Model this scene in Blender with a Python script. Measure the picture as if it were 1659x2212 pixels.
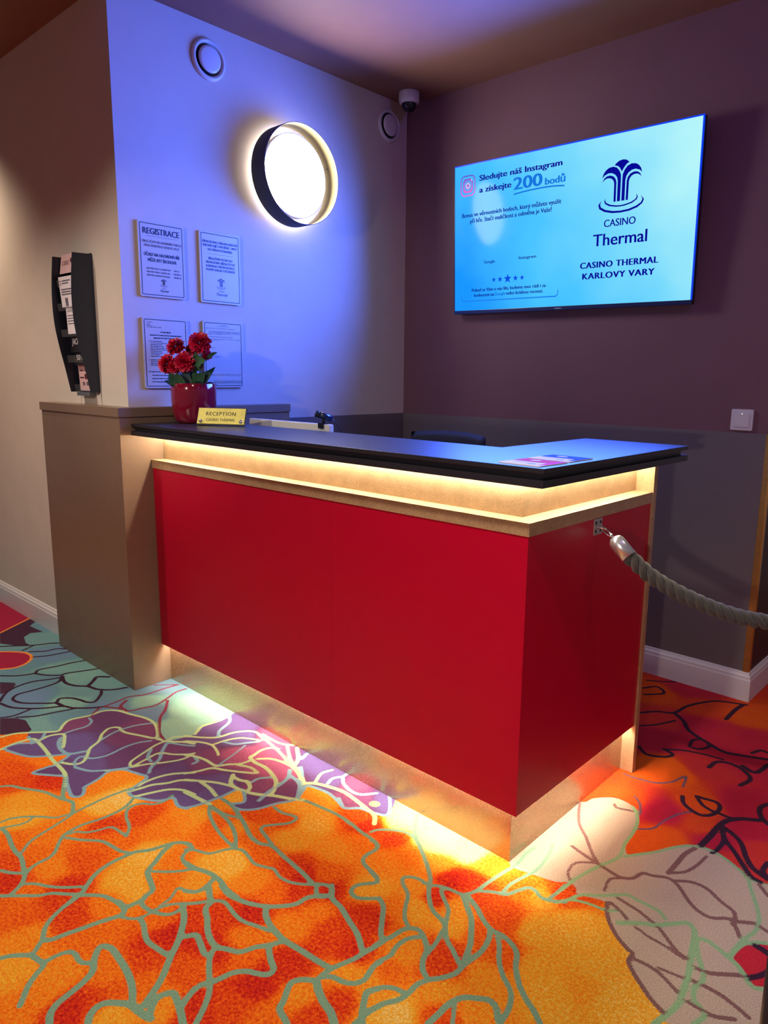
import bpy, bmesh, math, random
import numpy as np
from mathutils import Vector, Matrix

for o in list(bpy.data.objects):
    bpy.data.objects.remove(o, do_unlink=True)
S = bpy.context.scene
COL = S.collection
random.seed(7)

# ------------------------------------------------------------------ camera
CAM = Vector((0.9292, -1.4741, 1.2994))
YAW, PITCH, ROLL = 0.7362, -0.1812, 0.0134
fwd = Vector((-math.sin(YAW) * math.cos(PITCH), math.cos(YAW) * math.cos(PITCH), math.sin(PITCH)))
rgt = Vector((math.cos(YAW), math.sin(YAW), 0))
upv = rgt.cross(fwd)
r2 = rgt * math.cos(ROLL) + upv * math.sin(ROLL)
u2 = upv * math.cos(ROLL) - rgt * math.sin(ROLL)
cd = bpy.data.cameras.new('camera')
cam = bpy.data.objects.new('camera', cd)
COL.objects.link(cam)
mw = Matrix.Identity(4)
for i in range(3):
    mw[i][0], mw[i][1], mw[i][2], mw[i][3] = r2[i], u2[i], -fwd[i], CAM[i]
cam.matrix_world = mw
cd.sensor_fit = 'VERTICAL'
cd.sensor_height = 36.0
cd.sensor_width = 27.0
cd.lens = 36.0 * 1565.574 / 2212
cd.shift_x = -44.156 / 2212
cd.shift_y = -7.602 / 2212
cd.clip_start = 0.02
S.camera = cam

# ------------------------------------------------------------------ light and exposure
S.view_settings.view_transform = 'Standard'
S.view_settings.look = 'None'
S.view_settings.exposure = 0.0
S.view_settings.gamma = 1.0
S.view_settings.use_curve_mapping = False
W = bpy.data.worlds.new('world')
S.world = W
W.use_nodes = True
W.node_tree.nodes['Background'].inputs[0].default_value = (0.62, 0.50, 0.58, 1)
W.node_tree.nodes['Background'].inputs[1].default_value = 0.20


def lamp(name, kind, loc, target, energy, color, **kw):
    d = bpy.data.lights.new(name, kind)
    d.energy = energy
    d.color = color
    for k, v in kw.items():
        setattr(d, k, v)
    o = bpy.data.objects.new(name, d)
    COL.objects.link(o)
    o.location = loc
    dv = Vector(target) - Vector(loc)
    o.rotation_euler = dv.to_track_quat('-Z', 'Y').to_euler()
    return o


WARM = (1.0, 0.80, 0.58)
NEUT = (1.0, 0.88, 0.74)
# recessed ceiling spots and two lower lamps, all outside the frame
lamp('downlight_left_wall', 'SPOT', (-3.45, -0.50, 2.62), (-3.40, -0.16, 1.2), 85, WARM, spot_size=1.9, spot_blend=0.9, shadow_soft_size=0.05)
lamp('downlight_carpet', 'SPOT', (0.15, -1.15, 2.62), (-0.25, -0.65, 0.0), 130, NEUT, spot_size=1.75, spot_blend=0.8, shadow_soft_size=0.05)
lamp('downlight_left_carpet', 'SPOT', (-2.3, -1.2, 2.62), (-2.1, -0.7, 0.0), 92, NEUT, spot_size=1.8, spot_blend=0.85, shadow_soft_size=0.05)
lamp('downlight_entrance', 'SPOT', (1.6, 0.9, 2.62), (0.4, 1.2, 0.1), 26, NEUT, spot_size=1.5, spot_blend=0.9, shadow_soft_size=0.3)
lamp('lounge_lamp', 'SPOT', (-0.90, -1.80, 1.85), (-1.70, 0.30, 1.38), 60, NEUT, spot_size=0.75, spot_blend=0.7, shadow_soft_size=0.03)
lamp('low_front_spot', 'SPOT', (0.85, -1.80, 1.16), (0.0, 1.0, 0.60), 42, NEUT, spot_size=1.2, spot_blend=0.9, shadow_soft_size=0.03)  # unseen low spot added near the camera for the wainscot shadows
lamp('violet_ceiling_light', 'SPOT', (1.6, -0.2, 2.55), (0.3, 1.6, 2.2), 45, (0.30, 0.16, 1.0), spot_size=1.9, spot_blend=1.0, shadow_soft_size=0.12)

# ------------------------------------------------------------------ helpers
def tag(o, label=None, cat=None, group=None, kind=None):
    if label: o['label'] = label
    if cat: o['category'] = cat
    if group: o['group'] = group
    if kind: o['kind'] = kind
    return o


def thing(name, loc, label, cat, group=None):
    o = bpy.data.objects.new(name, None)
    o.empty_display_size = 0.05
    COL.objects.link(o)
    o.location = loc
    return tag(o, label, cat, group)


def world_loc(o):
    v = Vector((0, 0, 0))
    while o is not None:
        v += Vector(o.location)
        o = o.parent
    return v


def obj(name, bm, mats, parent=None, smooth=False, origin=None):
    """world-space bmesh -> one mesh object; the origin goes to the parent's base or to 'origin'"""
    me = bpy.data.meshes.new(name)
    off = world_loc(parent) if parent else (Vector(origin) if origin else Vector((0, 0, 0)))
    bmesh.ops.translate(bm, verts=bm.verts, vec=-off)
    bm.normal_update()
    bm.to_mesh(me)
    bm.free()
    if not isinstance(mats, (list, tuple)): mats = [mats]
    for m in mats: me.materials.append(m)
    if smooth:
        me.polygons.foreach_set('use_smooth', [True] * len(me.polygons))
        if hasattr(me, 'set_sharp_from_angle'): me.set_sharp_from_angle(angle=math.radians(35))
    o = bpy.data.objects.new(name, me)
    COL.objects.link(o)
    if parent: o.parent = parent
    elif origin: o.location = origin
    return o


def struct(name, bm, mats):
    o = obj(name, bm, mats)
    o['kind'] = 'structure'
    return o


def NB(): return bmesh.new()


def add_box(bm, x0, x1, y0, y1, z0, z1, bev=0.0, mi=0, M=None):
    t = bmesh.new()
    vs = [t.verts.new((x, y, z)) for x in (x0, x1) for y in (y0, y1) for z in (z0, z1)]
    for f in ((0, 1, 3, 2), (4, 6, 7, 5), (0, 4, 5, 1), (2, 3, 7, 6), (0, 2, 6, 4), (1, 5, 7, 3)):
        t.faces.new([vs[i] for i in f])
    if bev: bmesh.ops.bevel(t, geom=list(t.edges), offset=bev, segments=2, profile=0.6, affect='EDGES')
    merge(bm, t, mi, M)


def merge(bm, t, mi=0, M=None):
    bmesh.ops.recalc_face_normals(t, faces=t.faces)
    if M is not None: bmesh.ops.transform(t, matrix=M, verts=t.verts)
    mp = {}
    for v in t.verts: mp[v] = bm.verts.new(v.co)
    for f in t.faces:
        try:
            g = bm.faces.new([mp[v] for v in f.verts])
            g.material_index = mi
            g.smooth = f.smooth
        except ValueError: pass
    t.free()


def add_prism(bm, pts, axis, a, b, mi=0, M=None, bev=0.0):
    """polygon pts in the plane perpendicular to axis, extruded from a to b"""
    t = bmesh.new()
    def P(p, h):
        return {'x': (h, p[0], p[1]), 'y': (p[0], h, p[1]), 'z': (p[0], p[1], h)}[axis]
    A = [t.verts.new(P(p, a)) for p in pts]
    B = [t.verts.new(P(p, b)) for p in pts]
    n = len(pts)
    t.faces.new(A)
    t.faces.new(B[::-1])
    for i in range(n): t.faces.new((A[i], B[i], B[(i + 1) % n], A[(i + 1) % n]))
    if bev: bmesh.ops.bevel(t, geom=list(t.edges), offset=bev, segments=2, profile=0.6, affect='EDGES')
    merge(bm, t, mi, M)


def add_lathe(bm, prof, seg=48, M=None, mi=0, close=False):
    """profile of (radius, height) turned about z"""
    t = bmesh.new()
    rings = []
    for r, h in prof:
        if r < 1e-6: rings.append([t.verts.new((0, 0, h))])
        else: rings.append([t.verts.new((r * math.cos(2 * math.pi * i / seg), r * math.sin(2 * math.pi * i / seg), h)) for i in range(seg)])
    pairs = list(zip(rings, rings[1:]))
    if close: pairs.append((rings[-1], rings[0]))
    for a, b in pairs:
        if len(a) == 1 and len(b) == 1: continue
        for i in range(seg):
            j = (i + 1) % seg
            if len(a) == 1: t.faces.new((a[0], b[i], b[j]))
            elif len(b) == 1: t.faces.new((a[i], a[j], b[0]))
            else: t.faces.new((a[i], a[j], b[j], b[i]))
    for f in t.faces: f.smooth = True
    merge(bm, t, mi, M)


def add_tube(bm, pts, rad, seg=10, mi=0, cap=True):
    pts = [Vector(p) for p in pts]
    n = len(pts)
    if not hasattr(rad, '__len__'): rad = [rad] * n
    t = bmesh.new()
    rings = []
    nrm = None
    for i, p in enumerate(pts):
        d = (pts[min(i + 1, n - 1)] - pts[max(i - 1, 0)]).normalized()
        if nrm is None:
            nrm = d.orthogonal().normalized()
        nrm = (nrm - d * nrm.dot(d)).normalized()
        bn = d.cross(nrm)
        rings.append([t.verts.new(p + (nrm * math.cos(2 * math.pi * k / seg) + bn * math.sin(2 * math.pi * k / seg)) * rad[i]) for k in range(seg)])
    for a, b in zip(rings, rings[1:]):
        for k in range(seg): t.faces.new((a[k], a[(k + 1) % seg], b[(k + 1) % seg], b[k]))
    if cap:
        t.faces.new(rings[0][::-1])
        t.faces.new(rings[-1])
    for f in t.faces: f.smooth = True
    merge(bm, t, mi)


def frame(origin, ux, uy):
    """local (x, y, out) frame: x along ux, y along uy, z = ux x uy"""
    ux, uy = Vector(ux).normalized(), Vector(uy).normalized()
    uz = ux.cross(uy)
    M = Matrix.Identity(4)
    for i in range(3): M[i][0], M[i][1], M[i][2], M[i][3] = ux[i], uy[i], uz[i], origin[i]
    return M


def rrect(x0, x1, y0, y1, r, n=6):
    out = []
    for cx, cy, a0 in ((x1 - r, y1 - r, 0), (x0 + r, y1 - r, 90), (x0 + r, y0 + r, 180), (x1 - r, y0 + r, 270)):
        for k in range(n + 1):
            a = math.radians(a0 + 90 * k / n)
            out.append((cx + r * math.cos(a), cy + r * math.sin(a)))
    return out


def add_flat(bm, pts, h=0.0, mi=0, M=None):
    t = bmesh.new()
    vs = [t.verts.new((p[0], p[1], h)) for p in pts]
    f = t.faces.new(vs)
    bmesh.ops.triangulate(t, faces=[f])
    merge(bm, t, mi, M)


def add_loop(bm, outer, inner, h=0.0, mi=0, M=None):
    n = len(outer)
    t = bmesh.new()
    A = [t.verts.new((p[0], p[1], h)) for p in outer]
    B = [t.verts.new((p[0], p[1], h)) for p in inner]
    for i in range(n): t.faces.new((A[i], A[(i + 1) % n], B[(i + 1) % n], B[i]))
    merge(bm, t, mi, M)


def add_text(bm, s, x, y, w, h, M, hh=0.0, bold=0.0, align='L', mi=0, shear=0.0, space=1.0):
    """lettering: left (or centre) at x, baseline y, fitted to width w; h = cap height"""
    cu = bpy.data.curves.new('text', 'FONT')
    cu.body = s
    cu.size = 1.0
    cu.offset = min(bold, 0.0)
    cu.shear = shear
    cu.space_character = space
    cu.resolution_u = 3
    ob = bpy.data.objects.new('text', cu)
    COL.objects.link(ob)
    dg = bpy.context.evaluated_depsgraph_get()
    me = bpy.data.meshes.new_from_object(ob.evaluated_get(dg))
    t = bmesh.new()
    t.from_mesh(me)
    bpy.data.objects.remove(ob)
    bpy.data.curves.remove(cu)
    bpy.data.meshes.remove(me)
    if not t.verts: t.free(); return
    xs = [v.co.x for v in t.verts]
    x0, x1 = min(xs), max(xs)
    sx = w / (x1 - x0)
    sy = h / 0.73
    ox = x if align == 'L' else x - w / 2
    for v in t.verts: v.co = Vector((ox + (v.co.x - x0) * sx, y + v.co.y * sy, hh))
    for k, dx in enumerate((-bold, -bold / 2, 0, bold / 2, bold) if bold > 0 else (0,)):
        mp = {}
        for v in t.verts: mp[v] = bm.verts.new(M @ (v.co + Vector((dx * h * 1.4, 0, 0.00002 * k))))
        for f in t.faces:
            try:
                g = bm.faces.new([mp[v] for v in f.verts]); g.material_index = mi
            except ValueError: pass
    t.free()


def disc(cx, cy, r, n=32): return [(cx + r * math.cos(2 * math.pi * i / n), cy + r * math.sin(2 * math.pi * i / n)) for i in range(n)]


# ------------------------------------------------------------------ materials
def srgb(r, g, b):
    f = lambda c: ((c / 255 + 0.055) / 1.055) ** 2.4 if c / 255 > 0.04045 else c / 255 / 12.92
    return (f(r), f(g), f(b), 1)


def mat(name, col, rough=0.5, metal=0.0, spec=0.5, noise=0.0, nscale=40, bump=0.0, bscale=200, emit=None, estr=0.0, coat=0.0, sheen=0.0):
    m = bpy.data.materials.new(name)
    m.use_nodes = True
    nt = m.node_tree
    b = nt.nodes['Principled BSDF']
    b.inputs['Base Color'].default_value = col
    b.inputs['Roughness'].default_value = rough
    b.inputs['Metallic'].default_value = metal
    b.inputs['Specular IOR Level'].default_value = spec
    b.inputs['Coat Weight'].default_value = coat
    b.inputs['Sheen Weight'].default_value = sheen
    if emit:
        b.inputs['Emission Color'].default_value = emit
        b.inputs['Emission Strength'].default_value = estr
    tc = nt.nodes.new('ShaderNodeTexCoord')
    if noise:
        n = nt.nodes.new('ShaderNodeTexNoise')
        n.inputs['Scale'].default_value = nscale
        n.inputs['Detail'].default_value = 3
        nt.links.new(tc.outputs['Object'], n.inputs['Vector'])
        mr = nt.nodes.new('ShaderNodeMapRange')
        mr.inputs['From Min'].default_value = 0.25
        mr.inputs['From Max'].default_value = 0.75
        mr.inputs['To Min'].default_value = 1 - noise
        mr.inputs['To Max'].default_value = 1 + noise
        nt.links.new(n.outputs['Fac'], mr.inputs['Value'])
        mx = nt.nodes.new('ShaderNodeMix')
        mx.data_type = 'RGBA'
        mx.blend_type = 'MULTIPLY'
        mx.inputs['Factor'].default_value = 1
        mx.inputs['A'].default_value = col
        nt.links.new(mr.outputs['Result'], mx.inputs['B'])
        nt.links.new(mx.outputs['Result'], b.inputs['Base Color'])
    if bump:
        n2 = nt.nodes.new('ShaderNodeTexNoise')
        n2.inputs['Scale'].default_value = bscale
        n2.inputs['Detail'].default_value = 2
        nt.links.new(tc.outputs['Object'], n2.inputs['Vector'])
        bp = nt.nodes.new('ShaderNodeBump')
        bp.inputs['Strength'].default_value = bump
        bp.inputs['Distance'].default_value = 0.002
        nt.links.new(n2.outputs['Fac'], bp.inputs['Height'])
        nt.links.new(bp.outputs['Normal'], b.inputs['Normal'])
    return m


M_beige = mat('beige wall paint', (0.60, 0.52, 0.45, 1), 0.75, noise=0.03, nscale=9, bump=0.06, bscale=160)
M_plum = mat('plum wall paint', (0.165, 0.074, 0.090, 1), 0.7, noise=0.04, nscale=7, bump=0.06, bscale=160)
M_ceil = mat('dark brown ceiling paint', (0.235, 0.105, 0.068, 1), 0.7, noise=0.04, nscale=8)
M_wains = mat('grey laminate panel', (0.150, 0.128, 0.128, 1), 0.42, noise=0.03, nscale=12)
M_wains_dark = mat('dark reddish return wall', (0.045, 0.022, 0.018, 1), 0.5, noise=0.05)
M_white = mat('white skirting paint', (0.68, 0.64, 0.64, 1), 0.4, noise=0.02)
M_black = mat('black laminate', (0.016, 0.015, 0.022, 1), 0.38, noise=0.15, nscale=300)
M_red = mat('red satin lacquer', (0.46, 0.0003, 0.025, 1), 0.36, noise=0.02, nscale=20, spec=0.3)


def gold_mat(name, base, rough, metal, flake=0.35, sc=420):
    m = mat(name, base, rough, metal)
    nt = m.node_tree
    b = nt.nodes['Principled BSDF']
    tc = nt.nodes.new('ShaderNodeTexCoord')
    n = nt.nodes.new('ShaderNodeTexNoise')
    n.inputs['Scale'].default_value = sc
    n.inputs['Detail'].default_value = 2
    n.inputs['Roughness'].default_value = 0.8
    nt.links.new(tc.outputs['Object'], n.inputs['Vector'])
    n3 = nt.nodes.new('ShaderNodeTexNoise')
    n3.inputs['Scale'].default_value = 22
    n3.inputs['Detail'].default_value = 3
    nt.links.new(tc.outputs['Object'], n3.inputs['Vector'])
    add = nt.nodes.new('ShaderNodeMath'); add.operation = 'MULTIPLY_ADD'
    nt.links.new(n3.outputs['Fac'], add.inputs[0]); add.inputs[1].default_value = 0.25
    nt.links.new(n.outputs['Fac'], add.inputs[2])
    cr = nt.nodes.new('ShaderNodeValToRGB')
    cr.color_ramp.elements[0].position = 0.42
    cr.color_ramp.elements[1].position = 0.82
    k = 1 - flake
    cr.color_ramp.elements[0].color = (base[0] * k, base[1] * k, base[2] * k, 1)
    k = 1 + flake * 1.3
    cr.color_ramp.elements[1].color = (min(1, base[0] * k), min(1, base[1] * k), min(1, base[2] * k * 1.1), 1)
    nt.links.new(add.outputs[0], cr.inputs['Fac'])
    nt.links.new(cr.outputs['Color'], b.inputs['Base Color'])
    mr = nt.nodes.new('ShaderNodeMapRange')
    mr.inputs['To Min'].default_value = rough * 0.72
    mr.inputs['To Max'].default_value = rough * 1.28
    nt.links.new(n.outputs['Fac'], mr.inputs['Value'])
    nt.links.new(mr.outputs['Result'], b.inputs['Roughness'])
    return m


M_gold = gold_mat('bronze flake laminate', (0.43, 0.285, 0.145, 1), 0.42, 0.25)
M_plinth = gold_mat('bronze flake plinth', (0.50, 0.35, 0.21, 1), 0.27, 0.75, flake=0.12)
M_brown = gold_mat('bronze brown laminate', (0.235, 0.155, 0.098, 1), 0.40, 0.25, flake=0.10)
M_trim = mat('brushed gold metal', (0.62, 0.36, 0.10, 1), 0.32, 0.8, noise=0.1, nscale=60)
M_led = mat('warm white led strip', (1, 1, 1, 1), 0.5, emit=(1.0, 0.87, 0.66, 1), estr=120)
M_led2 = mat('warm white floor led strip', (1, 1, 1, 1), 0.5, emit=(1.0, 0.90, 0.72, 1), estr=118)
M_dark = mat('black plastic', (0.012, 0.012, 0.014, 1), 0.35)
M_chrome = mat('polished chrome', (0.85, 0.86, 0.90, 1), 0.10, 1.0)
M_steel = mat('satin steel', (0.62, 0.60, 0.58, 1), 0.28, 0.9)
M_whitep = mat('white plastic', (0.62, 0.60, 0.60, 1), 0.35)
M_ink = mat('black print', (0.010, 0.012, 0.03, 1), 0.5)
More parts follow.
